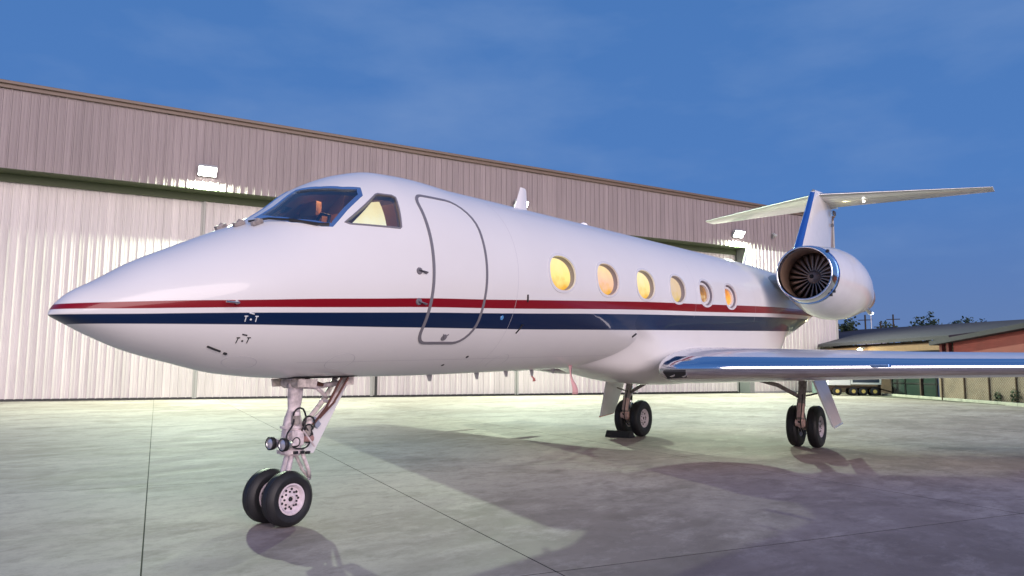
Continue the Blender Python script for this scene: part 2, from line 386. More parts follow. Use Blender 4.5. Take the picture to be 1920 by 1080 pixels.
def boolean(o, cuts):
    for c_ in cuts:
        m_ = o.modifiers.new('b', 'BOOLEAN'); m_.operation = 'DIFFERENCE'; m_.object = c_; m_.solver = 'EXACT'
    dg = bpy.context.evaluated_depsgraph_get(); dg.update()
    me = bpy.data.meshes.new_from_object(o.evaluated_get(dg)); old = o.data; o.modifiers.clear(); o.data = me; bpy.data.meshes.remove(old)
boolean(hull, cutters)
for c_ in cutters: me = c_.data; bpy.data.objects.remove(c_); bpy.data.meshes.remove(me)
M_CAV = mat('cabin_trim', (.16, .12, .10), .6); M_REV = mat('shade_toned_reveal', (.30, .27, .31), .5)  # reveal grey carries the recess shadow as colour
def finish_skin(o, extra=None):
    me = o.data; me.materials.clear()
    for m_ in (M_LIV, M_REV, M_CAV): me.materials.append(m_)
    V = [v.co.copy() for v in me.vertices]; on = [abs(impl(v)) < .004 or v.x < -2.24 for v in V]
    nv = {}
    me.polygons.foreach_set('use_smooth', [True] * len(me.polygons)); norms = [None] * len(me.loops)
    for p in me.polygons:
        c_ = p.center; isk = all(on[i] for i in p.vertices) and abs(p.normal.dot(nrm(c_))) > .6
        p.material_index = 0 if isk else (2 if -.5 < c_.x < 1.12 and c_.z > 2.7 else 1)
        for li in p.loop_indices:
            vi = me.loops[li].vertex_index
            if isk:
                if vi not in nv: nv[vi] = nrm(V[vi])
                norms[li] = nv[vi]
            else: norms[li] = p.normal.copy()
    me.normals_split_custom_set(norms)
finish_skin(hull)

# cockpit interior
quick('instrument_panel', lambda b: (box(b, Wd((-.18, 0, .22)), (.22, 1.15, .20)), box(b, Wd((-.10, 0, .35)), (.34, 1.05, .05))), M_DASH, jet, bev=.02)
for sy in (-.38, .38):
    o = quick('pilot_seat', lambda b: (box(b, Wd((.62, sy, .42)), (.12, .44, .56), Matrix.Rotation(.12, 3, 'Y')), box(b, Wd((.60, sy, .76)), (.09, .30, .18))), M_LEATH, jet, bev=.03); autosmooth(o)
quick('control_yoke', lambda b: (tube(b, [Wd((.10, -.52, .30)), Wd((.14, -.52, .52)), Wd((.16, -.36, .56)), Wd((.16, -.30, .50))], .018), tube(b, [Wd((.12, -.40, .15)), Wd((.14, -.40, .45))], .02)), M_DASH, jet)
quick('cockpit_ceiling_light', lambda b: box(b, Wd((.62, .12, 1.0)), (.34, .5, .02)), M_CEIL, jet)
quick('cockpit_wall', lambda b: box(b, Wd((1.04, 0, .46)), (.03, 1.35, .64)), M_LEATH, jet)
def blind(b):
    ol = to_t(polyline([(.12, .38), (.56, .76), (.66, .78), (.60, .38)], .08)); patch(b, ol, -.075, -1, 3)
    for v in b.verts: v.co -= Vector((.4, -.75, 3.25))
bl = quick('side_blind', blind, lit_pane('lit_side_blind', (1, .72, .30), (1, .80, .40), (1, .88, .55), 1.5, .2), jet); bl.location = (.4, -.75, 3.25)

# windscreen panes and their frames
for side in (-1, 1):
    b = bm_new(); patch(b, inset(WSO, .03), -.012, side, 6); g_ = link('windscreen', bm_mesh(b, 'windscreen'), M_GLASS, jet, True)
    b = bm_new(); ribbon(b, inset(WSO, .02), .055, .006, side, -.03); fr = link('frame', bm_mesh(b, 'frame'), M_POLF, g_); autosmooth(fr)
    b = bm_new(); patch(b, inset(SIDEW, .01), -.010, side, 4); g_ = link('side_window', bm_mesh(b, 'side_window'), M_GLASS, jet, True)
    b = bm_new(); ribbon(b, inset(SIDEW, .008), .020, .004, side, -.03); fr = link('frame', bm_mesh(b, 'frame'), M_SEAL, g_); autosmooth(fr)
    # cabin windows
    for i, x in enumerate(WIN_X):
        ol = oval(x); cpt = surf(x, .133, 0, side)
        b = bm_new(); patch(b, inset(ol, .018), -.092 if i < 4 else -.10, side, 4)
        for v in b.verts: v.co -= cpt
        pn = link('cabin_window', bm_mesh(b, 'cabin_window'), PANES[i], jet, True); pn.location = cpt
        b = bm_new(); ribbon(b, inset(ol, .012), .036, .007, side, -.02)
        for v in b.verts: v.co -= cpt
        fr = link('frame', bm_mesh(b, 'frame'), M_WHITE, pn); autosmooth(fr)
        if i > 3:
            b = bm_new(); ribbon(b, inset(ol, .065), .05, -.06, side, -.10)
            for v in b.verts: v.co -= cpt
            fr = link('inner_frame', bm_mesh(b, 'inner_frame'), M_WHITE, pn); autosmooth(fr)
# windscreen wipers
for sy in (-1, 1):
    def wp(b, sy=sy):
        p = [surf_t(-.60, 1.30, .03, sy), surf_t(-.46, 1.15, .035, sy), surf_t(-.33, .93, .03, sy), surf_t(-.14, .68, .03, sy)]
        tube(b, p, .011, 6)
        tube(b, [surf_t(-.34, .97, .022, sy), surf_t(-.16, .70, .022, sy), surf_t(-.06, .63, .022, sy)], .015, 6)
    quick('wiper', wp, M_BLACK, jet)
    def wb(b, sy=sy):
        for (x, t) in ((-.66, 1.38), (-.56, 1.2)):
            p = surf_t(x, t, .02, sy); box(b, p, (.12, .05, .045), Matrix.Rotation(-.42, 3, 'Y'))
            tube(b, [p, p + Vector((.02, 0, .03))], .03, 10)
    quick('wiper_motor', wb, M_STRUTD, jet, bev=.008)

# entry door
DO = to_t(rrect(1.10, 1.945, -.80, .87, (.14, .26, .34, .13)))
b = bm_new(); a_ = patch(b, DO, .003, -1, 9)
door = link('entry_door', bm_mesh(b, 'entry_door'), M_LIV, jet, True)
b = bm_new(); ribbon(b, DO, .038, .007); sl_ = link('seal', bm_mesh(b, 'seal'), M_SEAL, door); autosmooth(sl_)
def dh(b):
    c_ = surf(1.50, -.74, .006); lathe(b, [(0, .0), (.0, .045), (.006, .04), (.006, 0)], c_ - nrm(c_) * .003, nrm(c_), 16)
    tube(b, [surf(1.46, -.70, .01), surf(1.50, -.745, .012), surf(1.54, -.70, .01)], .006, 6)
quick('handle', dh, M_SEAL, door)

# small probes and vanes on the nose
def vane(x, z, l=.10, name='angle_vane'):
    def f(b):
        p = surf(x, z, 0); n_ = nrm(p); lathe(b, [(0, .04), (.012, .035), (.012, 0)], p, n_, 14)
        q = p + n_ * .05; vs = [b.verts.new(v) for v in (p + n_ * .01 + Vector((-.02, 0, .012)), q + Vector((-.01, 0, 0)), q + Vector((l, 0, -.01)), p + n_ * .02 + Vector((l * .9, 0, -.03)))]
        b.faces.new(vs); r_ = bmesh.ops.extrude_face_region(b, geom=[b.faces[-1]] if False else [f_ for f_ in b.faces if len(f_.verts) == 4 and vs[0] in f_.verts])
        bmesh.ops.translate(b, verts=[g for g in r_['geom'] if isinstance(g, bmesh.types.BMVert)], vec=(0, .006, .006))
    return quick(name, f, M_SEAL, jet)
vane(.90, -.04); vane(.93, -.365)
def pitot(x, z):
    def f(b):
        p = surf(x, z); n_ = nrm(p); tube(b, [p, p + n_ * .05 + Vector((-.02, 0, 0))], [.022, .012], 8); tube(b, [p + n_ * .05 + Vector((.01, 0, 0)), p + n_ * .055 + Vector((-.12, 0, 0))], .009, 8)
    return quick('pitot_probe', f, M_ALU, jet)
pitot(-1.0, -.44)
def dot(x, z, r=.016, m_=M_MARK, nm='drain_port'):
    c_ = surf(x, z, .001); return quick(nm, lambda b: lathe(b, [(0, r), (.004, r * .9), (.004, 0)], c_, nrm(c_), 12), m_, jet)
for x, z in ((2.17, -.967), (8.81, -.665), (10.14, -.676), (1.9, -1.06)): dot(x, z, .022)
def slot(x, z, dx, dz, r=.012, m_=M_MARK, nm='static_vent'):
    return quick(nm, lambda b: tube(b, [surf(x, z, .004), surf(x + dx / 2, z + dz / 2, .006), surf(x + dx, z + dz, .004)], r, 6), m_, jet)
slot(-1.12, -.825, .13, -.045, .009); slot(-.955, -.885, .03, -.008, .012); slot(2.76, -.20, .02, -.09, .012); slot(2.82, -.59, -.05, -.09, .010); slot(2.80, -.575, .05, .0, .008)
slot(7.18, -.92, .10, .10, .016); slot(5.93, -.70, .07, .05, .016)
dot(2.36, -.50, .03, mat('blue_light_lens', (.1, .35, .7), .1, coat=1), 'position_lens'); dot(2.37, -.515, .010, M_MARKW, 'painted_lens_highlight')  # small white dot paints the glint on the blue lens
# stencilled letters T T on both sides of a small port
def letters(x, z, m_, h=.048):
    b = bm_new()
    def seg(pts, r): tube(b, [surf(px, pz, .002) for px, pz in pts], r * .7, 5)
    for dx in (-.046, .046):
        seg([(x + dx, z - h / 2), (x + dx, z + h / 2)], .007); seg([(x + dx - .015, z + h / 2), (x + dx + .015, z + h / 2)], .007)
    c_ = surf(x, z - .005, .002); lathe(b, [(0, .010), (.004, .008), (.004, 0)], c_, nrm(c_), 10)
    seg([(x - .025, z + h / 2 + .03), (x + .02, z + h / 2 + .02)], .009)
    link('stencil_lettering', bm_mesh(b, 'stencil_lettering'), m_, jet)
letters(-.855, -.585, M_MARKW); letters(-.86, -.775, M_MARK)

# skin joints
def seam_ring(x, a0=-PI / 2, a1=PI / 2):
    def f(b):
        for side in (-1, 1):
            R0 = [[b.verts.new(surf_t(x + dx, a0 + (a1 - a0) * i / 40, .0012, side)) for i in range(41)] for dx in (-.0025, .0025)]
            for i in range(40): b.faces.new((R0[0][i], R0[0][i + 1], R0[1][i + 1], R0[1][i]))
    quick('skin_joint', f, M_SEAM, jet, True)
for x in (2.55, 8.0, 11.2): seam_ring(x, -1.2, 1.45)
def seam_line(x0, x1, t):
    def f(b):
        n = int((x1 - x0) / .15)
        for side in (-1, 1):
            R0 = [[b.verts.new(surf_t(x0 + (x1 - x0) * i / n, t + dt, .0012, side)) for i in range(n + 1)] for dt in (-.002, .002)]
            for i in range(n): b.faces.new((R0[0][i], R0[0][i + 1], R0[1][i + 1], R0[1][i]))
    quick('skin_joint', f, M_SEAM, jet, True)
seam_line(-.2, 11.2, -.98); seam_line(2.55, 12, .95)
for (hx, ht) in ((.30, -.98), (2.9, -1.05), (-.75, -1.05)):
    b = bm_new(); ribbon(b, [(hx + .16 * math.cos(2 * PI * i / 30), ht + .14 * math.sin(2 * PI * i / 30)) for i in range(30)], .005, .0012, -1, .0); link('access_hatch', bm_mesh(b, 'access_hatch'), M_SEAM, jet)

# antennas
def blade(name, base, h, c0, c1, rake, m_=M_WHITE, th=.018, down=False, par=jet):
    sgn = -1 if down else 1; base = Vector(base); bm = bm_new(); rows = []
    for f, ch in ((0, c0), (.5, (c0 + c1) / 2), (.93, c1), (1, c1 * .8)):
        le = base + Vector((rake * f, 0, sgn * h * f)); t_ = th * (1 - .5 * f); row = []
        for (u, v) in ((0, 0), (.15, .8), (.4, 1), (.75, .55), (1, .02), (.75, -.55), (.4, -1), (.15, -.8)):
            row.append(bm.verts.new(le + Vector((u * ch, v * t_, 0))))
        rows.append(row)
    for a, b in zip(rows, rows[1:]):
        for k_ in range(8): bm.faces.new((a[k_], a[(k_ + 1) % 8], b[(k_ + 1) % 8], b[k_]))
    bm.faces.new(rows[0]); bm.faces.new(rows[-1])
    o = link(name, bm_mesh(bm, name), m_, par); autosmooth(o, 1); return o
topz = lambda x: Z0 + SL * x + F_T(x)
botz = lambda x: Z0 + SL * x + F_B(x)
blade('top_antenna', (4.02, 0, topz(4.0) - .02), .42, .36, .17, .18, th=.03)
for x, h in ((2.18, .07), (3.13, .08), (3.80, .07), (4.45, .09), (5.03, .06)): blade('belly_antenna', (x, 0, botz(x) + .02), h + .03, .12, .06, .05, M_GREYP, .012, True)
blade('rear_antenna', (13.8, 0, topz(13.8) - .02), .40, .22, .12, .32, th=.015)
quick('beacon', lambda b: lathe(b, [(-.03, .09), (.02, .085), (.07, .06), (.095, 0)], (6.05, 0, topz(6.05)), (0, 0, 1), 20), mat('beacon_glass', (.85, .80, .85), .15, coat=.5, emis=(1, .9, .95), es=.5), jet, True)
quick('rear_beacon', lambda b: lathe(b, [(-.03, .08), (.02, .08), (.05, .05), (.06, 0)], (6.72, 0, topz(6.7)), (0, 0, 1), 20), M_REDB, jet, True)
quick('small_antenna', lambda b: lathe(b, [(-.03, .05), (.03, .05), (.05, 0)], (3.18, 0, topz(3.2)), (0, 0, 1), 14), M_WHITE, jet, True)

# belly fairing
def sm_(t): t = max(0, min(1, t)); return t * t * (3 - 2 * t)
B_F = pchip([3.5, 5.0, 5.6, 6.2, 6.7, 7.4, 9.2, 12, 13.5, 15.8], [1.19, 1.20, 1.24, 1.32, 1.41, 1.51, 1.61, 1.61, 1.50, 1.0])
bm = bm_new(); rows = []; NF = 64
fx = [4.4 + .08 * i for i in range(0, 50)] + [8.4 + .3 * i for i in range(0, 26)]
PF = 2 / 2.7
for x in fx:
    row = []
    for k_ in range(NF + 1):
        side = -1 if k_ <= NF / 2 else 1
        tt = -PI / 2 + abs(-1 + 2 * k_ / NF) * (PI / 2 - .30)            # -90 deg (belly) up to about -17 deg
        g_ = (tt + PI / 2) / (PI / 2 - .30)
        xle = 4.75 + 1.15 * sm_(g_ / .70) - (.75 * sm_((g_ - .72) / .28))
        A_ = sm_((x - xle) / (1.5 - .5 * g_)) * sm_((15.7 - .8 * g_ - x) / 2.4)
        fp = surf_t(x, tt, -.02 + .026 * A_, side)
        tp = Wd((x, side * 1.275 * math.cos(tt) ** PF, -B_F(x) * abs(math.sin(tt)) ** PF))
        wt = sm_((1 - g_) / .42) * A_
        row.append(bm.verts.new(fp.lerp(tp, wt)))
    rows.append(row)
for a, b in zip(rows, rows[1:]):
    for k_ in range(NF): bm.faces.new((a[k_], a[k_ + 1], b[k_ + 1], b[k_]))
fair = link('belly_fairing', bm_mesh(bm, 'belly_fairing'), M_LIV, jet, True)

# lifting surfaces
def airfoil(n=20, t=.11, cam_=.0):
    up, lo = [], []
    for i in range(n + 1):
        u = (1 - math.cos(PI * i / n)) / 2; y = 5 * t * (.2969 * math.sqrt(u) - .1260 * u - .3516 * u * u + .2843 * u ** 3 - .1036 * u ** 4)
        c_ = cam_ * 4 * u * (1 - u); up.append((u, c_ + y)); lo.append((u, c_ - y))
    return up[::-1] + lo[1:-1]           # TE -> LE over the top, back under
def wingmesh(secs, t, cam_=0, vert=False, part='all', le=.07, n=20):
    """secs: (le point, chord, twist, thickness factor). part: 'le' front strip only, 'body' the rest"""
    bm = bm_new(); rows = []; prof = airfoil(n, t, cam_)
    for le_p, ch, tw, tf in secs:
        row = []
        for u, v in prof:
            x = u * ch; z = v * ch * tf; x, z = x * math.cos(tw) + z * math.sin(tw), -x * math.sin(tw) + z * math.cos(tw)
            row.append(Vector(le_p) + (Vector((x, z, 0)) if vert else Vector((x, 0, z))))
        rows.append(row)
    m_ = len(prof); vr = [[bm.verts.new(p) for p in r] for r in rows]
    for j, (a, b) in enumerate(zip(vr, vr[1:])):
        for k_ in range(m_):
            k2 = (k_ + 1) % m_; uu = (prof[k_][0] + prof[k2][0]) / 2; isle = uu < le
            if part == 'le' and not isle: continue
            if part == 'body' and isle: continue
            bm.faces.new((a[k_], a[k2], b[k2], b[k_]))
    if part != 'le': bm.faces.new(vr[0]); bm.faces.new(vr[-1])
    bmesh.ops.delete(bm, geom=[v for v in bm.verts if not v.link_faces], context='VERTS')
    return bm_mesh(bm, 'wing')
for s in (-1, 1):
    secs = []
    for yy in (0.7, 1.0, 1.15, 1.24, 1.3, 2.2, 3.4, 4.6, 6, 7.5, 9, 10.6, 11.4):
        lx = 6.30 + .6 * (yy - 1.3); te = 12.35 + max(0, yy - 4.6) * .30 + max(0, min(yy, 4.6) - 1.3) * .05
        if yy < 1.3: lx += {.7: 1.6, 1.0: .75, 1.15: .28, 1.24: .06}[yy]
        secs.append(((lx, s * yy, 1.60 + (.012 * (yy - 1.3) if s < 0 else .14 + .05 * (yy - 1.3))), te - lx, -.012, 1.0 if yy > 2 else 1.0))
    wing = link('wing', wingmesh(secs, .104, .012, part='body', le=.055), M_WHITE, jet); autosmooth(wing, .7)
    le_ = link('leading_edge', wingmesh(secs, .104, .012, part='le', le=.055), M_POL, wing, True)
    # winglet
    tip = secs[-1]
    wl = [((tip[0][0] + .3, tip[0][1], tip[0][2]), 1.5, 0, 1), ((tip[0][0] + .75, tip[0][1] + s * .12, tip[0][2] + .35), 1.15, 0, 1), ((tip[0][0] + 1.65, tip[0][1] + s * .33, tip[0][2] + 1.5), .55, 0, 1)]
    link('winglet', wingmesh(wl, .07, vert=True), M_WHITE, wing, True)
    # landing light bay at the root
    def ll(b, s=s):
        for k_ in range(2):
            c_ = Vector((6.60 + .10 * k_, s * (1.40 + .16 * k_), 1.55 + (.14 if s > 0 else 0))); lathe(b, [(0, .07), (.03, .065), (.01, .03), (.008, 0)], c_ + Vector((-.14, 0, -.01)), (-1, 0, 0), 16)
    quick('landing_light', ll, M_CHROME, wing, True)
    def bay(b, s=s):
        for i in range(6): pass
        pts = [(6.33, 1.32, 1.585), (6.50, 1.62, 1.59), (6.62, 1.60, 1.50), (6.50, 1.32, 1.475)]
        vs = [b.verts.new((x - .03, s * y, z - .035 + (.14 if s > 0 else 0))) for x, y, z in pts]; b.faces.new(vs)
        r_ = bmesh.ops.extrude_face_region(b, geom=list(b.faces)); bmesh.ops.translate(b, verts=[g for g in r_['geom'] if isinstance(g, bmesh.types.BMVert)], vec=(.03, 0, .04))
    quick('light_bay', bay, M_DARK, wing)
    for yy in (6.0, 8.2): # flap track fairings and vortex strip
        lx = 6.30 + .6 * (yy - 1.3); te = 12.35 + max(0, yy - 4.6) * .30 + .165
        quick('flap_track_fairing', lambda b: lathe(b, [(0, 0), (.15, .05), (.6, .09), (1.3, .07), (1.7, 0)], (te - 1.35, s * yy, 1.50 + .018 * yy), (1, 0, .02), 14), M_WHITE, wing, True)
# small fence strip on the left leading edge
quick('stall_strip', lambda b: box(b, (0, 0, 0), (.06, .62, .05)), M_POLB, jet, bev=.01)
bpy.data.objects['stall_strip'].location = (7.98, -4.10, 1.665); bpy.data.objects['stall_strip'].rotation_euler = (0, 0, -math.atan(.6))

fin_secs = [((16.6, 0, 3.7), 5.9, 0, .9), ((17.5, 0, 4.2), 4.95, 0, 1), ((18.72, 0, 5.54), 4.05, 0, 1), ((20.0, 0, 6.9), 3.1, 0, 1), ((20.55, 0, 7.5), 2.75, 0, 1), ((20.75, 0, 7.62), 1.7, 0, .8)]
fin = link('tail_fin', wingmesh(fin_secs, .10, vert=True, part='body', le=.05), M_WHITE, jet); autosmooth(fin, .7)
link('leading_edge', wingmesh(fin_secs[:-1], .10, vert=True, part='le', le=.05), M_POLB, fin, True)
quick('tail_bullet', lambda b: lathe(b, [(0, 0), (.08, .08), (.4, .15), (1.4, .2), (2.6, .15), (3.5, 0)], (20.7, 0, 7.50), (1, 0, .02), 20), M_WHITE, jet, True)
for s in (-1, 1):
    ss_ = [((21.0 + .53 * (yy - .1), s * yy, 7.48 + .018 * yy), 2.50 - .345 * yy, 0, 1) for yy in (.05, 1, 2, 3, 4, 4.88)]
    st = link('tailplane', wingmesh(ss_, .085, part='body', le=.04), M_WHITE, jet); autosmooth(st, .7)
    link('leading_edge', wingmesh(ss_, .085, part='le', le=.04), M_ALU, st, True)
quick('rudder_hinge', lambda b: (box(b, (22.95, -.06, 6.75), (.16, .06, .12)), box(b, (23.2, -.08, 7.22), (.3, .06, .16))), M_SEAL, jet, bev=.02)
quick('tail_light', lambda b: lathe(b, [(0, .05), (.05, .04), (.07, 0)], (22.3, -1.25, 7.36), (0, 0, -1), 12), mat('tail_lamp', (1, 1, 1), .3, emis=(1, 1, .9), es=3), jet, True)

# engines
NAX = Vector((1, .012, .012))
for s in (-1, 1):
    org = Vector((11.75, s * 2.07, 3.69)); ax = Vector((1, -s * .012, -.016))
    prof = [(.30, .632), (.55, .665), (.9, .72), (1.3, .772), (1.8, .83), (2.2, .85), (2.8, .82), (3.4, .745), (4.0, .65), (4.6, .55), (4.9, .50)]
    nac = quick('nacelle', lambda b: lathe(b, prof, org, ax, 56), M_WHITE, jet, True)
    lip = quick('inlet_lip', lambda b: lathe(b, [(.30, .632), (.18, .622), (.08, .607), (.02, .590), (0, .572), (.015, .555), (.06, .542), (.14, .536)], org, ax, 56), M_POL, nac, True)
    quick('inlet_duct', lambda b: lathe(b, [(.14, .536), (.4, .54), (.7, .555), (1.0, .565)], org, ax, 56), M_DUCT, nac, True)
    quick('inlet_band', lambda b: lathe(b, [(.285, .632), (.285, .640), (.40, .652), (.40, .644)], org, ax, 56), M_POLB, nac, True)
    for sx, sr in ((1.30, .7735), (3.4, .7465), (4.6, .5515)): quick('cowl_seam', lambda b: lathe(b, [(sx - .006, sr + .0005), (sx, sr + .001), (sx + .006, sr + .0)], org, ax, 56), M_SEAM, nac, True)
    quick('fan_backing', lambda b: lathe(b, [(.98, .57), (.98, 0)], org, ax, 40), M_DARK, nac)
    quick('spinner', lambda b: lathe(b, [(.62, 0), (.63, .03), (.70, .085), (.80, .13), (.90, .155)], org, ax, 24), mat('spinner_paint', (.62, .54, .50), .4), nac, True)
    quick('spinner_tip', lambda b: lathe(b, [(.615, 0), (.618, .035), (.64, .05)], org, ax, 16), M_BLACK, nac, True)
    # fan blades: one twisted blade, copied round the axis
    bm = bm_new(); rows = []
    for f in (0, .25, .5, .75, 1):
        r = .14 + f * .415; tw = .45 + .75 * f; ch = .13 + .035 * f; row = []
        for (u, v) in ((-.5, 0), (0, .05), (.5, 0), (0, -.03)):
            row.append(bm.verts.new((u * ch * math.cos(tw) + .87, r, u * ch * math.sin(tw) + v * ch)))
        rows.append(row)
    for a, b in zip(rows, rows[1:]):
        for k_ in range(4): bm.faces.new((a[k_], a[(k_ + 1) % 4], b[(k_ + 1) % 4], b[k_]))
    bm.faces.new(rows[-1]); bme = bm_mesh(bm, 'fan_blade')
    for k_ in range(22):
        o = link('fan_blade', bme, M_FAN, nac, True); o.location = org; o.rotation_euler = (2 * PI * k_ / 22 + .1, 0, 0)
    quick('exhaust_nozzle', lambda b: lathe(b, [(4.88, .49), (5.1, .475), (5.45, .43), (5.68, .39), (5.68, .35), (5.2, .35)], org, ax, 40), M_EXH, nac, True)
    def rev(b):
        for a in (.9, -.9, 2.2, -2.2, 0): box(b, org + ax * 5.15 + Vector((0, math.cos(a) * .50, math.sin(a) * .50)), (.5, .09, .09), Matrix.Rotation(.22, 3, 'Y'))
    quick('reverser_actuator', rev, M_ALU, nac, bev=.015)
    for (a, xx) in ((2.3 if s < 0 else .8, .33), (-2.35, .36), (-2.5, .36), (0.1, .40)):
        quick('sensor_probe', lambda b: box(b, org + ax * xx + Vector((0, math.cos(a) * .655, math.sin(a) * .655)), (.10, .05, .06)), M_MARK, nac, bev=.012)
    # pylon
    ps = [((12.95, s * .9, 3.72), 3.7, 0, 1), ((13.0, s * 1.2, 3.72), 3.6, 0, 1), ((13.05, s * 1.5, 3.73), 3.5, 0, 1)]
    py = link('pylon', wingmesh(ps, .12), M_GREYP, jet, True); autosmooth(py, .7)
quick('tail_exhaust_cone', lambda b: lathe(b, [(0, .12), (.4, .10), (.4, .07)], Wd((21.5, 0, .52)), (1, 0, .05), 16), M_EXH, jet, True)

# ------------------------------------------------------------------ wheels
def tyre_mesh(R, w_, rr):
    h = w_ / 2; prof = [(-h * .62, rr), (-h * .86, rr + .015), (-h, rr + (R - rr) * .35), (-h * .98, rr + (R - rr) * .6), (-h * .84, R - .03), (-h * .6, R - .006), (-h * .42, R), (-h * .40, R - .008), (-h * .34, R - .008), (-h * .32, R), (-.02 * h, R + .001)]
    prof2 = prof + [(-a, b) for a, b in prof[::-1]]
    bm = bm_new(); lathe(bm, prof2, (0, 0, 0), (0, 1, 0), 56, close=True); return bm_mesh(bm, 'tyre')
def rim_mesh(rr, w_):
    h = w_ / 2; bm = bm_new()
    half = [(-h * .60, rr + .004), (-h * .80, rr + .006), (-h * .82, rr - .008), (-h * .66, rr - .022), (-h * .46, rr * .80), (-h * .40, rr * .62), (-h * .50, rr * .44), (-h * .62, rr * .36), (-h * .64, rr * .22), (-h * .50, rr * .18), (-h * .50, 0)]
    lathe(bm, half, (0, 0, 0), (0, 1, 0), 40); lathe(bm, [(-a, b) for a, b in half[::-1]], (0, 0, 0), (0, 1, 0), 40)
    return bm_mesh(bm, 'rim')
def holes_mesh(rr, w_, n, R=.10):
    h = w_ / 2; bm = bm_new()
    for sg in (-1, 1):
        for k_ in range(n):
            a = 2 * PI * k_ / n; lathe(bm, [(0, R * rr), (.006, R * rr * .9), (.006, 0)], (math.cos(a) * rr * .66, sg * h * .42, math.sin(a) * rr * .66), (0, sg, 0), 10)
        lathe(bm, [(0, rr * .16), (.01, rr * .14), (.01, 0)], (0, sg * h * .50, 0), (0, sg, 0), 14)
        for k_ in range(n): # bolts between
            a = 2 * PI * (k_ + .5) / n; lathe(bm, [(0, .010), (.012, .010), (.012, 0)], (math.cos(a) * rr * .50, sg * h * .52, math.sin(a) * rr * .50), (0, sg, 0), 6)
    return bm_mesh(bm, 'holes')
def wheels(parent, cs, R, w_, rr, nh, hr):
    tm, rm, hm = tyre_mesh(R, w_, rr), rim_mesh(rr, w_), holes_mesh(rr, w_, nh, hr)
    for c_ in cs:
        o = link('tyre', tm, M_TYRE, parent); o.location = c_; autosmooth(o, .5) if c_ is cs[0] else None
        o = link('rim', rm, M_RIM, parent); o.location = c_; autosmooth(o, .5) if c_ is cs[0] else None
        o = link('hole_shade_and_bolts', hm, M_DARK, parent); o.location = c_  # dark discs paint the shade inside the rim holes; bolts included

# nose gear
ng = empty('nose_gear', (0, 0, 0), jet)
wheels(ng, [(0, -.185, .273), (0, .135, .273)], .273, .185, .150, 9, .09)
def f(b):
    tube(b, [(.20, 0, 1.50), (.185, 0, 1.25), (.175, 0, 1.12)], [.085, .075, .06], 16)
    tube(b, [(.18, 0, 1.16), (.17, 0, 1.05), (.165, 0, .92), (.155, 0, .78), (.15, 0, .68)], [.06, .09, .105, .11, .10], 18)
    tube(b, [(.15, 0, .74), (.15, 0, .70)], [.135, .135], 18); tube(b, [(.16, 0, .98), (.16, 0, .955)], [.12, .12], 18)
o = quick('strut', f, M_STRUT, ng); autosmooth(o)
def f(b):
    tube(b, [(.15, 0, .70), (.06, 0, .40), (.0, 0, .273)], [.05, .045, .05], 14); tube(b, [(0, -.17, .273), (0, .17, .273)], .035, 12)
o = quick('shock_piston', f, M_STRUT, ng); autosmooth(o)
def f(b):
    for sy in (-.07, .07):
        tube(b, [(.24, sy, .72), (.36, sy * .7, .50), (.41, 0, .42)], [.022, .02, .022], 8); tube(b, [(.41, 0, .42), (.2, sy * .6, .30), (.04, sy, .26)], [.022, .018, .022], 8)
    tube(b, [(.24, -.08, .72), (.24, .08, .72)], .025, 8)
    tube(b, [(.12, -.07, .69), (.06, -.09, .50), (.02, -.07, .33)], [.025, .028, .025], 8)
quick('torque_link', f, M_STRUT, ng, True)
def f(b):
    tube(b, [(.84, -.12, 1.50), (.62, -.08, 1.22), (.40, -.05, 1.02), (.20, -.03, .93)], [.030, .028, .028, .03], 10)
    tube(b, [(.84, .12, 1.50), (.62, .08, 1.22), (.40, .05, 1.02), (.20, .03, .93)], [.030, .028, .028, .03], 10)
    tube(b, [(.62, -.12, 1.22), (.62, .12, 1.22)], .02, 8); tube(b, [(.10, 0, 1.40), (.45, 0, 1.38), (.78, 0, 1.42)], .028, 8)
    tube(b, [(.45, 0, 1.38), (.62, 0, 1.26)], .02, 8)
o = quick('drag_brace', f, M_STRUT, ng, True)
def f(b):
    tube(b, [(.70, -.13, 1.48), (.52, -.10, 1.15), (.36, -.09, .98)], [.014] * 3, 6); tube(b, [(.78, -.15, 1.48), (.60, -.12, 1.2), (.44, -.1, 1.05)], [.012] * 3, 6)
    tube(b, [(.12, -.02, 1.43), (.30, -.04, 1.45), (.5, -.06, 1.40)], [.03, .03, .02], 8)
quick('actuator_rods', f, mat('actuator_brown', (.14, .06, .045), .4, .4), ng)
def f(b):
    q = [(.60, -.03, 1.20), (.90, .02, 1.50), (.46, -.02, .70), (.30, -.05, .68), (.27, -.06, .74)]
    for side in (0, 1):
        pass
    vs = [b.verts.new(Vector(p) + Vector((0, -.03, 0))) for p in ((.66, -.02, 1.28), (.80, -.02, 1.47), (.90, -.02, 1.47), (.415, -.02, .68), (.30, -.02, .68), (.34, -.02, .84))]
    fc = b.faces.new(vs); r_ = bmesh.ops.extrude_face_region(b, geom=[fc]); bmesh.ops.translate(b, verts=[g for g in r_['geom'] if isinstance(g, bmesh.types.BMVert)], vec=(.0, .035, 0))
o = quick('gear_door', f, M_WHITE, ng, bev=.008)
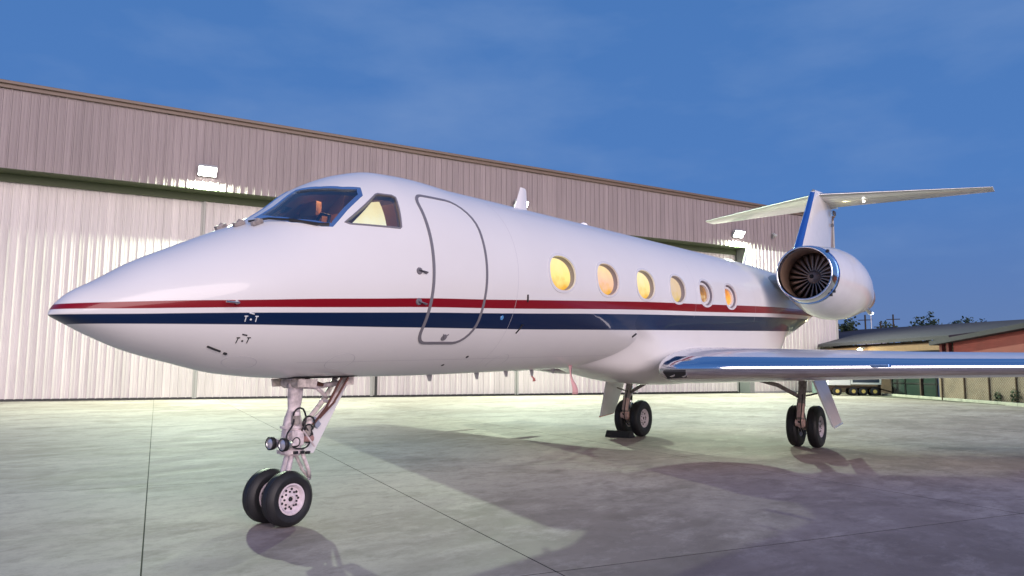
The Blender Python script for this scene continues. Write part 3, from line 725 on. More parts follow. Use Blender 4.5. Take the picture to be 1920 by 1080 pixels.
for yy in (.035, -.175):
    c_ = Vector((-.07, yy, .81))
    o = quick('taxi_light', lambda b: lathe(b, [(.10, 0), (.10, .03), (.05, .058), (0, .064), (-.012, .064), (-.012, .056), (.0, .054), (.04, .03), (.05, 0)], c_, (1, 0, 0), 24), M_ALU, ng, True)
    quick('light_lens', lambda b: lathe(b, [(0, .055), (-.012, .03), (-.014, 0)], c_, (1, 0, 0), 20), mat('lens_painted_reflection', (.72, .68, .72), .18, .5), ng, True)  # pale lens colour stands in for the reflector's bright reflection
    quick('light_ring', lambda b: lathe(b, [(-.014, .055), (-.018, .062), (-.01, .069), (.03, .066)], c_, (1, 0, 0), 24), M_BLACK, ng, True)
quick('light_bracket', lambda b: (box(b, (.04, -.07, .81), (.05, .30, .03)), box(b, (.09, -.03, .81), (.12, .05, .05)), tube(b, [(.0, -.16, .86), (.02, -.1, .90), (.10, -.05, .90)], .014, 8)), M_STRUT, ng)
def f(b):
    def arc(c_, r, a0, a1, pl, rr=.011, n=14):
        pts = [Vector(c_) + (Vector((math.cos(a), 0, math.sin(a))) if pl == 'x' else Vector((math.cos(a) * .6, -math.sin(a) * .35, math.sin(a)))) * r for a in [a0 + (a1 - a0) * i / n for i in range(n + 1)]]
        tube(b, pts, rr, 7)
    tube(b, [(.11, -.10, 1.06), (.09, -.12, 1.12), (.14, -.13, 1.165), (.20, -.13, 1.15), (.235, -.13, 1.07), (.22, -.13, .98), (.19, -.13, .93)], .010, 7)
    tube(b, [(.11, -.11, 1.08), (.06, -.14, .99), (-.01, -.16, .92), (-.03, -.17, .86), (.0, -.16, .80), (.08, -.13, .79)], .009, 7)
    arc((.30, -.10, 1.0), .075, 0, 2 * PI, 'x', .010); arc((.28, -.12, .93), .06, .5, 5.5, 'x', .010); arc((.30, -.08, .87), .065, 2, 8, 'x', .012)
    arc((.13, -.12, .82), .045, 0, 2 * PI, 'x', .009)
    tube(b, [(.04, -.13, .83), (.10, -.14, .765), (.20, -.14, .75), (.29, -.12, .78), (.33, -.1, .86)], .009, 7)
    tube(b, [(.22, -.12, 1.0), (.30, -.12, .90), (.33, -.11, .82)], .009, 7)
quick('hydraulic_hose', f, M_BLACK, ng, True)
def f(b):
    tube(b, [(.13, -.10, 1.0), (.13, -.10, 1.09)], .045, 14)
quick('accumulator', f, M_STRUTD, ng, bev=.004)
quick('steering_actuator', lambda b: tube(b, [(.29, -.09, .86), (.29, -.09, .98)], .04, 12), M_STRUTD, ng, bev=.004)
quick('steering_motor', lambda b: tube(b, [(.24, -.10, .85), (.35, -.09, .84)], .038, 12), mat('reddish_enamel', (.42, .24, .22), .5), ng, bev=.004)
for p_ in ((.12, -.13, .715), (.20, -.13, .71), (.29, -.11, .70)): quick('pin_cap', lambda b: box(b, p_, (.05, .03, .03)), M_BLACK, ng, bev=.004)
def f(b):
    tube(b, [(.13, -.10, 1.09), (.13, -.10, 1.13)], .042, 14)
quick('accumulator_cap', f, M_STRUT, ng, bev=.006)
quick('lock_rod', lambda b: tube(b, [(.20, -.13, .94), (.36, -.13, .76)], .010, 8), M_STRUT, ng)
quick('junction_box', lambda b: box(b, (.42, -.06, 1.0), (.11, .04, .07), Matrix.Rotation(.8, 3, 'Y')), mat('blue_grey_enamel', (.30, .33, .42), .4), ng, bev=.006)
quick('steering_collar', lambda b: box(b, (.155, -.08, .86), (.15, .09, .16)), M_STRUT, ng, bev=.012)
ol = to_t(rrect(0.02, .80, -1.30, -1.0, (.03, .03, .03, .03)))
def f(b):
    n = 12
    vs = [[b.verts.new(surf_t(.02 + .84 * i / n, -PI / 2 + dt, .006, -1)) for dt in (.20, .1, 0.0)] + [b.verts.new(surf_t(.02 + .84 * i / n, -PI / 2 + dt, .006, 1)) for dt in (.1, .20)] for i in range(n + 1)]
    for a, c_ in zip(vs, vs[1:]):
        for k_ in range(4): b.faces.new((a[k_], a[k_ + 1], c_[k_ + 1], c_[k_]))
quick('gear_bay_shade', f, M_DARK, jet)  # no opening cut: dark patch on the belly paints the bay's shade
def f(b):
    tube(b, [(.16, -.15, 1.42), (.16, .15, 1.42)], .055, 12); box(b, (.17, 0, 1.44), (.10, .16, .12))
MP = mat('bay_primer', (.62, .54, .50), .5, noise=.45, nscale=16)
quick('trunnion', f, MP, jet, bev=.012)
for sy in (-1, 1): quick('bay_door', lambda b: box(b, (.17, sy * .22, 1.425), (.24, .015, .085), Matrix.Rotation(-sy * .25, 3, 'X')), MP, jet, bev=.004)
quick('brace_mount', lambda b: box(b, (.82, -.1, 1.45), (.08, .1, .1)), MP, jet, bev=.006)

# main gear
for s in (-1, 1):
    mg = empty('main_gear', (0, 0, 0), jet)
    Y = s * 2.03
    wheels(mg, [(11.68, Y - .205, .432), (11.68, Y + .205, .432)], .432, .235, .215, 8, .11)
    def f(b): tube(b, [(11.55, Y, 1.55), (11.50, Y, 1.25), (11.35, Y, .85), (11.26, Y, .55)], [.085, .08, .075, .07], 16)
    o = quick('strut', f, M_STRUTD, mg, True)
    def f(b):
        tube(b, [(11.22, Y, .60), (11.27, Y, .50), (11.5, Y, .43), (11.68, Y, .43)], [.06, .085, .075, .06], 12); tube(b, [(11.26, Y - .09, .52), (11.26, Y + .09, .52)], .075, 16); tube(b, [(11.68, Y - .2, .432), (11.68, Y + .2, .432)], .045, 12)
        tube(b, [(11.24, Y - .0, .62), (11.34, Y, .90)], [.07, .085], 12)
    o = quick('trailing_link', f, mat('gear_salmon_enamel', (.66, .45, .40), .45, noise=.2, nscale=15), mg); autosmooth(o)
    quick('link_bore', lambda b: tube(b, [(11.175, Y, .55), (11.19, Y, .55)], .03, 10), M_DARK, mg)
    quick('shock_absorber', lambda b: (tube(b, [(11.62, Y + .03, 1.2), (11.60, Y + .03, .85)], .05, 12), tube(b, [(11.60, Y + .03, .88), (11.58, Y + .03, .52)], .03, 12)), M_CHROME, mg, True)
    quick('side_brace', lambda b: (tube(b, [(11.4, s * 1.0, 1.42), (11.4, s * 1.55, 1.28), (11.42, Y, 1.02)], [.035, .045, .04], 8), tube(b, [(11.4, s * 1.3, 1.48), (11.45, Y, 1.38)], .02, 8), tube(b, [(11.5, Y, 1.05), (11.6, s * 2.42, 1.15)], .018, 8)), M_STRUTD, mg, True)
    quick('brake_hose', lambda b: (tube(b, [(11.30, Y - .05, 1.1), (11.16, Y - .06, .8), (11.16, Y - .03, .5), (11.3, Y - .05, .30), (11.5, Y - .04, .28)], .012, 6), tube(b, [(11.30, Y + .05, 1.0), (11.2, Y + .06, .6), (11.4, Y + .05, .33)], .010, 6)), M_BLACK, mg)
    def f(b):
        top = [(10.98, 2.32, 1.50), (11.95, 2.32, 1.50)]; bot = [(11.88, 2.66, .52), (11.20, 2.66, .46)]
        vs = [b.verts.new((x, s * y, z)) for x, y, z in top + bot]; fc = b.faces.new(vs)
        r_ = bmesh.ops.extrude_face_region(b, geom=[fc]); bmesh.ops.translate(b, verts=[g for g in r_['geom'] if isinstance(g, bmesh.types.BMVert)], vec=(0, s * .035, .01))
    quick('gear_door', f, M_WHITE, mg, bev=.008)
    quick('door_rim', lambda b: tube(b, [(11.88, s * 2.70, .51), (11.20, s * 2.70, .45)], .018, 6), M_REDC if s > 0 else M_WHITE, mg)

# things hanging from / placed at the aircraft
def streamer(x, z0, L_, w_, y0, label, lean=.06):
    def f(b):
        n = 10; rows = []
        for i in range(n + 1):
            t = i / n; a = .35 * math.sin(t * 5) ; c_ = Vector((x + lean * t + .01 * math.sin(9 * t), y0 + .02 * math.sin(6 * t), z0 - L_ * t)); d = Vector((math.cos(a), math.sin(a), 0)) * w_ / 2
            nn = Vector((-d.y, d.x, 0)).normalized() * .002
            rows.append([b.verts.new(c_ - d - nn), b.verts.new(c_ + d - nn), b.verts.new(c_ + d + nn), b.verts.new(c_ - d + nn)])
        for a, c2 in zip(rows, rows[1:]):
            for k_ in range(4): b.faces.new((a[k_], a[(k_ + 1) % 4], c2[(k_ + 1) % 4], c2[k_]))
        b.faces.new(rows[0]); b.faces.new(rows[-1])
    return quick('warning_streamer', f, M_REDC if L_ < .3 else mat('faded_red_cloth', (.75, .42, .42), .8), None, True, label=label, category='streamer', group='red warning streamers under the jet')
streamer(4.50, 1.57, .17, .05, 0, 'short red cloth streamer hanging from the belly of the jet')
streamer(5.03, 1.66, .46, .11, -.37, 'long faded pink streamer hanging from belly just ahead of the wing fairing', .12)
def f(b):
    pts = [(0, 0), (.26, 0), (.17, .15), (.09, .15)]
    for (ox) in (0,):
        A = [b.verts.new((p[0], -.33, p[1])) for p in pts]; B = [b.verts.new((p[0], .33, p[1])) for p in pts]
        b.faces.new(A); b.faces.new(B[::-1])
        for i in range(4): b.faces.new((A[i], A[(i + 1) % 4], B[(i + 1) % 4], B[i]))
ck = quick('wheel_chock', f, M_BLACK, None, bev=.02, label='black rubber wheel chock in front of the far main wheels', category='wheel chock'); ck.location = (10.98, 2.10, .002)

# ================================================================== ground
def concrete(name, col, joint=False):
    m = bpy.data.materials.new(name); m.use_nodes = True; t = m.node_tree; b = t.nodes['Principled BSDF']; k = t.links.new
    g = N(t, 'ShaderNodeNewGeometry'); 
    def noise(sc, det, stretch=(1, 1, 1), rot=0, ro=.5, dist=0):
        mp = N(t, 'ShaderNodeMapping'); mp.inputs['Scale'].default_value = stretch; mp.inputs['Rotation'].default_value = (0, 0, rot); k(g.outputs['Position'], mp.inputs[0])
        n = N(t, 'ShaderNodeTexNoise'); n.inputs['Scale'].default_value = sc; n.inputs['Detail'].default_value = det; n.inputs['Roughness'].default_value = ro; n.inputs['Distortion'].default_value = dist; k(mp.outputs[0], n.inputs['Vector']); return n
    def mix(fac, a, bcol, lo, hi, amt):
        r = N(t, 'ShaderNodeMapRange'); r.inputs[1].default_value = lo; r.inputs[2].default_value = hi; r.inputs[4].default_value = amt; k(fac.outputs[0], r.inputs[0])
        x = N(t, 'ShaderNodeMix', data_type='RGBA'); k(r.outputs[0], x.inputs[0]); k(a, x.inputs[6]); x.inputs[7].default_value = (*bcol, 1); return x.outputs[2]
    base = N(t, 'ShaderNodeRGB'); base.outputs[0].default_value = (*col, 1)
    def tint(a_, b_, c_): return (col[0] * a_, col[1] * b_, col[2] * c_)
    c = mix(noise(.13, 5, (1, 1, 1), 0, .6, .3), base.outputs[0], tint(.60, .56, .53), .45, .60, .8)
    c = mix(noise(.33, 6, (.8, 1.2, 1), .5, .64, .3), c, tint(1.22, 1.22, 1.18), .50, .64, .6)
    c = mix(noise(.7, 8, (.8, 1.2, 1), .5, .70, .3), c, tint(.48, .455, .43), .49, .64, .75)
    c = mix(noise(1.6, 8, (.7, 1.3, 1), .5, .72, .2), c, tint(1.32, 1.33, 1.30), .52, .68, .6)
    c = mix(noise(3.2, 9, (.8, 1.2, 1), .5, .74, .2), c, tint(.50, .48, .47), .50, .66, .65)
    c = mix(noise(12, 8, (1, 1, 1), .7, .74), c, tint(.62, .60, .59), .50, .72, .6)
    c = mix(noise(.75, 9, (1, 1, 1), 0, .72, .3), c, tint(.30, .29, .29), .655, .74, .6)
    c = mix(noise(45, 6, (1, 1, 1), 0, .7), c, tint(.7, .7, .7), .45, .8, .45)
    oi = N(t, 'ShaderNodeObjectInfo'); mr = N(t, 'ShaderNodeMapRange'); mr.inputs[3].default_value = .93; mr.inputs[4].default_value = 1.05; k(oi.outputs['Random'], mr.inputs[0])
    mm = N(t, 'ShaderNodeMix', data_type='RGBA', blend_type='MULTIPLY'); mm.inputs[0].default_value = 1; k(c, mm.inputs[6]); k(mr.outputs[0], mm.inputs[7])
    k(mm.outputs[2], b.inputs['Base Color'])
    rn = noise(1.4, 6, (.5, 1.4, 1), .6); rr = N(t, 'ShaderNodeMapRange'); rr.inputs[3].default_value = .62; rr.inputs[4].default_value = .85; k(rn.outputs[0], rr.inputs[0]); k(rr.outputs[0], b.inputs['Roughness'])
    b.inputs['Specular IOR Level'].default_value = .22
    bn = noise(55, 5); bp = N(t, 'ShaderNodeBump'); bp.inputs['Strength'].default_value = .25; bp.inputs['Distance'].default_value = .006; k(bn.outputs[0], bp.inputs['Height']); k(bp.outputs[0], b.inputs['Normal'])
    return m
M_CONC = concrete('apron_concrete', (.42, .35, .325))
M_SOIL = mat('dry_ground', (.10, .09, .07), .9, noise=.4, nscale=.4)
quick('ground', lambda b: bmesh.ops.create_grid(b, x_segments=2, y_segments=2, size=3000, matrix=Matrix.Translation((0, 0, -.20))), M_SOIL, None, kind='structure')
HA = math.radians(-25.737); HD = Vector((math.cos(HA), math.sin(HA), 0)); HN = Vector((-HD.y, HD.x, 0)); HB = 33.0
# apron slabs follow the joint grid that runs a little off the hangar line
ga = math.radians(-27.9); e1 = Vector((math.cos(ga), math.sin(ga), 0)); e2 = Vector((-e1.y, e1.x, 0))
apron = empty('apron', (0, 0, 0), kind='structure')
bed = quick('joint_bed', lambda b: box(b, (22, 2, -.068), (150, 110, .1), Matrix.Rotation(ga, 3, 'Z')), mat('joint_dirt', (.045, .04, .035), .9, noise=.5, nscale=3), apron)
US = [-25, -19.1, -13.1, -7.15, -1.2, 1.75, 7.7, 13.6, 19.6, 25.5, 31.5, 37.4, 43.4, 49.3, 55.3]
VS = [-14.75, -8.75, -2.75, 3.25, 9.25, 15.25, 21.25, 27.25, 33.25]
# the apron's outer edge runs along the kerb on the right
KA, KB = Vector((54.6, 6.6)), Vector((37.0, -4.9)); kd = (KB - KA).normalized(); kn = Vector((-kd.y, kd.x))
if kn.dot(Vector((0, 0)) - KA) < 0: kn = -kn
for i in range(len(US) - 1):
    for j in range(len(VS) - 1):
        g_ = .006
        q = [(US[i] + g_, VS[j] + g_), (US[i + 1] - g_, VS[j] + g_), (US[i + 1] - g_, VS[j + 1] - g_), (US[i] + g_, VS[j + 1] - g_)]
        P = [e1 * a + e2 * b_ for a, b_ in q]
        bm = bm_new(); vs = [bm.verts.new((p.x, p.y, -.001 + .0)) for p in P]; vb = [bm.verts.new((p.x, p.y, -.10)) for p in P]
        bm.faces.new(vs)
        for k_ in range(4): bm.faces.new((vs[k_], vb[k_], vb[(k_ + 1) % 4], vs[(k_ + 1) % 4]))
        if i >= 8:     # trim to the kerb
            r_ = bmesh.ops.bisect_plane(bm, geom=list(bm.verts) + list(bm.edges) + list(bm.faces), plane_co=(KA.x, KA.y, 0), plane_no=(-kn.x, -kn.y, 0), clear_outer=True)
        if len(bm.faces) < 1: bm.free(); continue
        for f_ in bm.faces: f_.material_index = 0 if abs(f_.calc_center_median().z) < .01 else 1
        o = link('concrete_slab', bm_mesh(bm, 'concrete_slab'), M_CONC, apron); o.data.materials.append(MATS['joint_dirt'])
def f(b):
    a, c_ = KA - kd * 14, KB + kd * 30
    n = 40
    for i in range(n):
        p = a + (c_ - a) * (i + .5) / n; L_ = (c_ - a).length / n - .02
        box(b, (p.x - kn.x * .16, p.y - kn.y * .16, .02), (L_, .30, .26), Matrix.Rotation(math.atan2(kd.y, kd.x), 3, 'Z'))
quick('kerb', f, mat('kerb_concrete', (.42, .39, .33), .8, noise=.2, nscale=2), None, bev=.02, kind='structure')

# ================================================================== hangar (local: X along the front, Y away from the apron)
hg = empty('hangar', tuple(HN * HB), rz=HA, label='long corrugated metal aircraft hangar with tall sliding doors behind the jet', category='hangar')
def metal(name, col, rough=.5):
    m = mat(name, col, rough, 0, spec=.35); t = m.node_tree; b = t.nodes['Principled BSDF']; k = t.links.new
    oi = N(t, 'ShaderNodeObjectInfo'); mr = N(t, 'ShaderNodeMapRange'); mr.inputs[3].default_value = .93; mr.inputs[4].default_value = 1.05; k(oi.outputs['Random'], mr.inputs[0])
    g = N(t, 'ShaderNodeNewGeometry'); mp = N(t, 'ShaderNodeMapping'); mp.inputs['Scale'].default_value = (3.5, 3.5, .22); k(g.outputs['Position'], mp.inputs[0])
    n = N(t, 'ShaderNodeTexNoise'); n.inputs['Scale'].default_value = 1; n.inputs['Detail'].default_value = 7; n.inputs['Roughness'].default_value = .65; k(mp.outputs[0], n.inputs['Vector'])
    m2 = N(t, 'ShaderNodeMapRange'); m2.inputs[1].default_value = .35; m2.inputs[2].default_value = .7; m2.inputs[3].default_value = 1.05; m2.inputs[4].default_value = .84; k(n.outputs[0], m2.inputs[0])
    mu = N(t, 'ShaderNodeMath', operation='MULTIPLY'); k(mr.outputs[0], mu.inputs[0]); k(m2.outputs[0], mu.inputs[1])
    x = N(t, 'ShaderNodeMix', data_type='RGBA', blend_type='MULTIPLY'); x.inputs[0].default_value = 1; x.inputs[6].default_value = (*col, 1); k(mu.outputs[0], x.inputs[7]); k(x.outputs[2], b.inputs['Base Color']); return m
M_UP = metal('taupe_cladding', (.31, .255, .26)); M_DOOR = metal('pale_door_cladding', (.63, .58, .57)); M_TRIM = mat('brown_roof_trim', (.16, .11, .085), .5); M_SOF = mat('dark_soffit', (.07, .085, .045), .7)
PW = .36
def panel_mesh(h, name='cladding_panel'):
    prof = [(0, 0), (.018, -.040), (.062, -.040), (.08, 0), (.168, 0), (.180, -.010), (.200, -.010), (.212, 0), (.292, 0), (.300, -.008), (.316, -.008), (.324, 0), (PW, 0)]
    vs = [(x, y, 0) for x, y in prof] + [(x, y, h) for x, y in prof]; n = len(prof)
    return pyd(name, vs, [(i, i + 1, n + i + 1, n + i) for i in range(n - 1)])
eave = lambda a: 14.33 - .0145 * (a + 7)
HZ = 10.56; A0, A1, AD0, AD1 = -25.0, 48.0, -16.5, 38.6
a = A0; cache = {}
while a < A1 - .1:
    h = eave(a + PW) - HZ - .02; k_ = round(h, 1)
    if k_ not in cache: cache[k_] = panel_mesh(k_)
    o = link('wall_panel', cache[k_], M_UP, hg); o.location = (a, -1, HZ + .0); a += PW
# right-hand wall below header level
me = panel_mesh(HZ - .12); a = AD1 + .5
while a < A1 - .1:
    o = link('wall_panel', me, M_DOOR, hg, ); o.location = (a, -1, .12); a += PW
nl = 6; LW = (AD1 - AD0) / nl
me = panel_mesh(HZ - .20)
for i in range(nl):
    x0 = AD0 + LW * i; yo = .0 + (.10 if i % 2 else 0)
    lf = empty('door_leaf', (x0, yo, 0), hg)
    n = int((LW - .16) / PW)
    wdt = (LW - .16) / n
    for j in range(n):
        o = link('cladding_panel', me, M_DOOR, lf); o.location = (.10 + j * wdt, 0, .10); o.scale = (wdt / PW, 1, 1)
    quick('door_stile', lambda b: (box(b, (.05, .0, HZ / 2), (.10, .09, HZ - .12)), box(b, (LW - .05, .0, HZ / 2), (.10, .09, HZ - .12))), mat('grey_stile', (.36, .36, .34), .5), lf)
    quick('bottom_rail', lambda b: box(b, (LW / 2, .02, .06), (LW, .10, .11)), M_BLACK, lf)
quick('door_post', lambda b: box(b, (12.45 - 1.2, -.12, 1.8), (.12, .1, 3.5)), M_BLACK, hg)
def f(b):
    n = 16
    for i in range(n):
        a0, a1 = A0 + (A1 - A0) * i / n, A0 + (A1 - A0) * (i + 1) / n
        for (y0, y1, z0, z1) in ((-1.14, -.9, -.05, .13), (-1.26, -.9, .13, .26)):
            vs = [b.verts.new(p) for p in ((a0, y0, eave(a0) + z0), (a1, y0, eave(a1) + z0), (a1, y0, eave(a1) + z1), (a0, y0, eave(a0) + z1))]; b.faces.new(vs)
            vs = [b.verts.new(p) for p in ((a0, y0, eave(a0) + z0), (a1, y0, eave(a1) + z0), (a1, y1, eave(a1) + z0), (a0, y1, eave(a0) + z0))]; b.faces.new(vs)
quick('roof_trim', f, M_TRIM, hg)
def f(b):
    vs = [b.verts.new(p) for p in ((A0, -1.27, eave(A0) + .262), (A1, -1.27, eave(A1) + .262), (A1, 40, eave(A1) + 1.6), (A0, 40, eave(A0) + 1.6))]; b.faces.new(vs)
quick('roof', f, mat('roof_sheet', (.25, .24, .25), .5), hg)
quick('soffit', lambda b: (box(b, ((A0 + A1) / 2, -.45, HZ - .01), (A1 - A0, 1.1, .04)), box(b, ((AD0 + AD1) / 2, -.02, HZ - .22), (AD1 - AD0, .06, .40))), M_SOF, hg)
quick('door_jamb', lambda b: box(b, (AD1 + .28, -.5, HZ / 2), (.42, 1.02, HZ)), mat('grey_jamb', (.24, .25, .24), .6), hg)
quick('bottom_flashing', lambda b: box(b, ((AD1 + .5 + A1) / 2, -.98, .06), (A1 - AD1 - .5, .06, .12)), mat('grey_flashing', (.40, .40, .40), .5), hg)
quick('side_wall', lambda b: (box(b, (A1 - .04, 19.5, 6.8), (.10, 41, 13.6)), box(b, (A0 + .04, 19.5, 7.1), (.10, 41, 14.2)), box(b, ((A0 + A1) / 2, 40, 7), (A1 - A0, .1, 14))), M_DOOR, hg)
quick('corner_trim', lambda b: box(b, (A1 + .02, -1.0, 6.8), (.16, .12, 13.6)), mat('corner_trim', (.45, .43, .40), .5), hg)
quick('back_panel', lambda b: (box(b, ((A0 + A1) / 2, -.90, (HZ + 14) / 2 - .15), (A1 - A0, .02, 14 - HZ - .5)), box(b, ((A0 + A1) / 2, .26, HZ / 2), (A1 - A0, .02, HZ))), mat('framing_grey', (.2, .19, .19), .7), hg)
for x, z in ((41.3, 12.0 - .35),):
    quick('security_camera', lambda b: (lathe(b, [(0, .02), (.02, .16), (.14, .17), (.22, .1), (.24, 0)], (x, -1.30, z + .1), (0, 0, -1), 16), box(b, (x, -1.12, z + .15), (.1, .3, .08))), M_GREYP, hg, True)

# floodlights on the hangar
M_LED = mat('floodlight_lens', (1, 1, 1), .3, emis=(.97, 1, .90), es=40)
for a, lab in ((1.85, 'bright floodlight on the hangar wall left of the cockpit'), (19.8, 'bright floodlight on the hangar wall behind the cabin roof antenna'), (37.7, 'bright floodlight on the hangar wall beside the tail')):
    e_ = empty('floodlight', tuple(HN * HB + HD * a - HN * 1.30 + Vector((0, 0, 11.46 if a != 19.8 else 11.68))), rz=HA, label=lab, category='floodlight', group='floodlights on the hangar front')
    tilt = Matrix.Rotation(math.radians(38), 3, 'X')
    o = quick('lamp_housing', lambda b: (box(b, (0, .06, 0.03), (.90, .22, .56), tilt),), M_GREYP, e_, bev=.03)
    quick('mounting_arm', lambda b: (box(b, (0, .22, -.02), (.10, .26, .08)), box(b, (0, .285, 0), (.3, .03, .3))), M_GREYP, e_)
    quick('lens', lambda b: box(b, tuple(tilt @ Vector((0, -.125, 0)) + Vector((0, .06, .03))), (.82, .02, .48), tilt), M_LED, e_)
    ld = bpy.data.lights.new('flood_lamp', 'AREA'); ld.shape = 'RECTANGLE'; ld.size = .50; ld.size_y = .28; ld.energy = LAMP_W; ld.color = (.80, 1.0, .72)
    lo = bpy.data.objects.new('flood_lamp', ld); COL.objects.link(lo); lo.parent = e_
    v = tilt @ Vector((0, -.145, 0)) + Vector((0, .06, .03)); lo.location = v
    dv = tilt @ Vector((0, -1, 0)); lo.rotation_euler = dv.to_track_quat('-Z', 'Y').to_euler()

# ================================================================== background right
B1 = Vector((50.9, 3.94, 0)); bd = Vector((-.7608, -.6490, 0)).normalized(); bnn = Vector((-bd.y, bd.x, 0))   # bnn points away from or toward the camera
if bnn.dot(Vector((0, -6, 0)) - B1) > 0: bnn = -bnn           # now points away from the apron
rzB = math.atan2(bd.y, bd.x)
flip = -1 if Vector((-math.sin(rzB), math.cos(rzB), 0)).dot(bnn) < 0 else 1
rb = empty('workshop_building', tuple(B1 - bd * 8), rz=rzB, label='low red and brown workshop building with grey roof beyond the hangar end', category='building')
F = flip
M_RED = mat('red_wall_paint', (.21, .030, .028), .7, noise=.12, nscale=1); M_TAN = mat('tan_fascia', (.17, .085, .045), .6, noise=.1); M_ROOF = mat('grey_roof_sheet', (.03, .022, .035), .85, noise=.12, nscale=.7)
M_DKW = mat('dark_brown_wall', (.06, .035, .025), .7, noise=.3)
def f(b): # main wing: roof slab rising to the back, thickness .16
    for (p0, p1, y0, y1, z0, z1) in ((-30, 17, -1.0, 9, 3.45, 5.7),):
        A = [b.verts.new((p0, F * y0, z0)), b.verts.new((p1, F * y0, z0 - .02)), b.verts.new((p1, F * y1, z1 - .95)), b.verts.new((p0, F * y1, z1))]
        B = [b.verts.new(v.co + Vector((0, 0, .20))) for v in A]
        b.faces.new(A); b.faces.new(B[::-1])
        for i in range(4): b.faces.new((A[i], A[(i + 1) % 4], B[(i + 1) % 4], B[i]))
quick('roof', f, M_ROOF, rb)
def f(b): # gabled part on the right
    g = [(15.8, 3.10), (27.5, 4.05), (39, 3.10)]
    for i in range(2):
        a_, c_ = g[i], g[i + 1]
        A = [b.verts.new((a_[0], F * -1.4, a_[1])), b.verts.new((c_[0], F * -1.4, c_[1])), b.verts.new((c_[0], F * 12, c_[1])), b.verts.new((a_[0], F * 12, a_[1]))]
        B = [b.verts.new(v.co + Vector((0, 0, .24))) for v in A]
        b.faces.new(A); b.faces.new(B[::-1])
        for k_ in range(4): b.faces.new((A[k_], A[(k_ + 1) % 4], B[(k_ + 1) % 4], B[k_]))
quick('gable_roof', f, M_ROOF, rb)
def f(b):
    vs = [b.verts.new((x, F * -.9, z)) for x, z in ((17.2, .0), (38, 0), (38, 3.15), (27.5, 4.03), (17.2, 3.20))]; fc = b.faces.new(vs)
    r_ = bmesh.ops.extrude_face_region(b, geom=[fc]); bmesh.ops.translate(b, verts=[g for g in r_['geom'] if isinstance(g, bmesh.types.BMVert)], vec=(0, F * .3, 0))
quick('red_wall', f, M_RED, rb)
for x in (16.3, 16.9): quick('corner_post', lambda b: box(b, (x, F * -.95, 1.6), (.22, .2, 3.2)), mat('dark_red_post', (.16, .03, .03), .7), rb)
quick('fascia', lambda b: box(b, (-6.7, F * -.75, 3.06), (45.4, .08, .42)), M_TAN, rb)
quick('front_wall', lambda b: (box(b, (-6.8, F * .6, 1.75), (46, .2, 3.5)),), M_DKW, rb)
quick('lintel', lambda b: box(b, (3.3, F * -.4, 2.55), (25.4, .1, .16)), M_DKW, rb)
for i, (x, w_, m_) in enumerate(((9.6, 1.3, mat('dim_glass', (.03, .045, .04), .12)), (11.2, 1.5, MATS['dim_glass']), (12.9, 1.2, MATS['dim_glass']), (14.2, 1.0, mat('dark_blue_door', (.02, .03, .09), .5)), (15.6, 1.4, M_DKW))):
    o = quick('window' if i < 3 else 'door', lambda b: box(b, (x, F * .42, 1.25), (w_, .1, 2.3)), m_, rb)
    quick('frame', lambda b: (box(b, (x - w_ / 2 - .05, F * .40, 1.25), (.08, .16, 2.4)), box(b, (x, F * .36, .85), (w_, .05, .07))), M_BLACK, o)
for x in (9, 13.6, 16.0): quick('dark_post', lambda b: box(b, (x, F * -.6, 1.4), (.14, .14, 2.8)), M_DKW, rb)
# tan yard wall and what stands by it
bp = lambda t, y, z=0: tuple(B1 + bd * t + bnn * y + Vector((0, 0, z)))
Rb = Matrix.Rotation(rzB, 3, 'Z')
quick('yard_wall', lambda b: box(b, bp(17.0, -1.15, .9), (17.4, .2, 1.8), Rb), mat('tan_stucco', (.22, .155, .115), .9, noise=.25, nscale=1.5, bump=.3, bscale=12), None, label='tan stucco yard wall behind the chain link fence', category='wall')
quick('planting_strip', lambda b: box(b, bp(12, -1.3, -.04), (40, 1.5, .12), Rb), M_SOIL, None, kind='structure')
fn = empty('chain_link_fence', bp(8.6, -1.3), rz=rzB, label='chain link fence with brown posts standing along the kerb at right', category='fence')
for i in range(7): quick('post', lambda b: tube(b, [(1.9 * i, 0, 0), (1.9 * i, 0, 1.95)], .045, 8), mat('brown_post', (.10, .055, .03), .6), fn)
quick('top_rail', lambda b: tube(b, [(0, 0, 1.9), (11.4, 0, 1.9)], .03, 6), MATS['brown_post'], fn)
def f(b):
    s_ = .16; n = int(11.4 / s_)
    for i in range(-12, n):
        for sg in (1, -1):
            x0 = i * s_ if sg > 0 else (i + 12) * s_; x1 = x0 + sg * 1.85; z0, z1 = .05, 1.88
            if x0 < 0: z0 += -x0; x0 = 0
            if x1 < 0: z1 = z0 + x0; x1 = 0
            if x1 > 11.4: z1 = z0 + (11.4 - x0); x1 = 11.4
            if x0 > 11.4 or z1 <= z0: continue
            d = .003
            vs = [b.verts.new(p) for p in ((x0 - d, 0, z0), (x0 + d, 0, z0), (x1 + d, 0, z1), (x1 - d, 0, z1))]; b.faces.new(vs)
quick('wire_mesh', f, M_ALU, fn, kind='stuff')
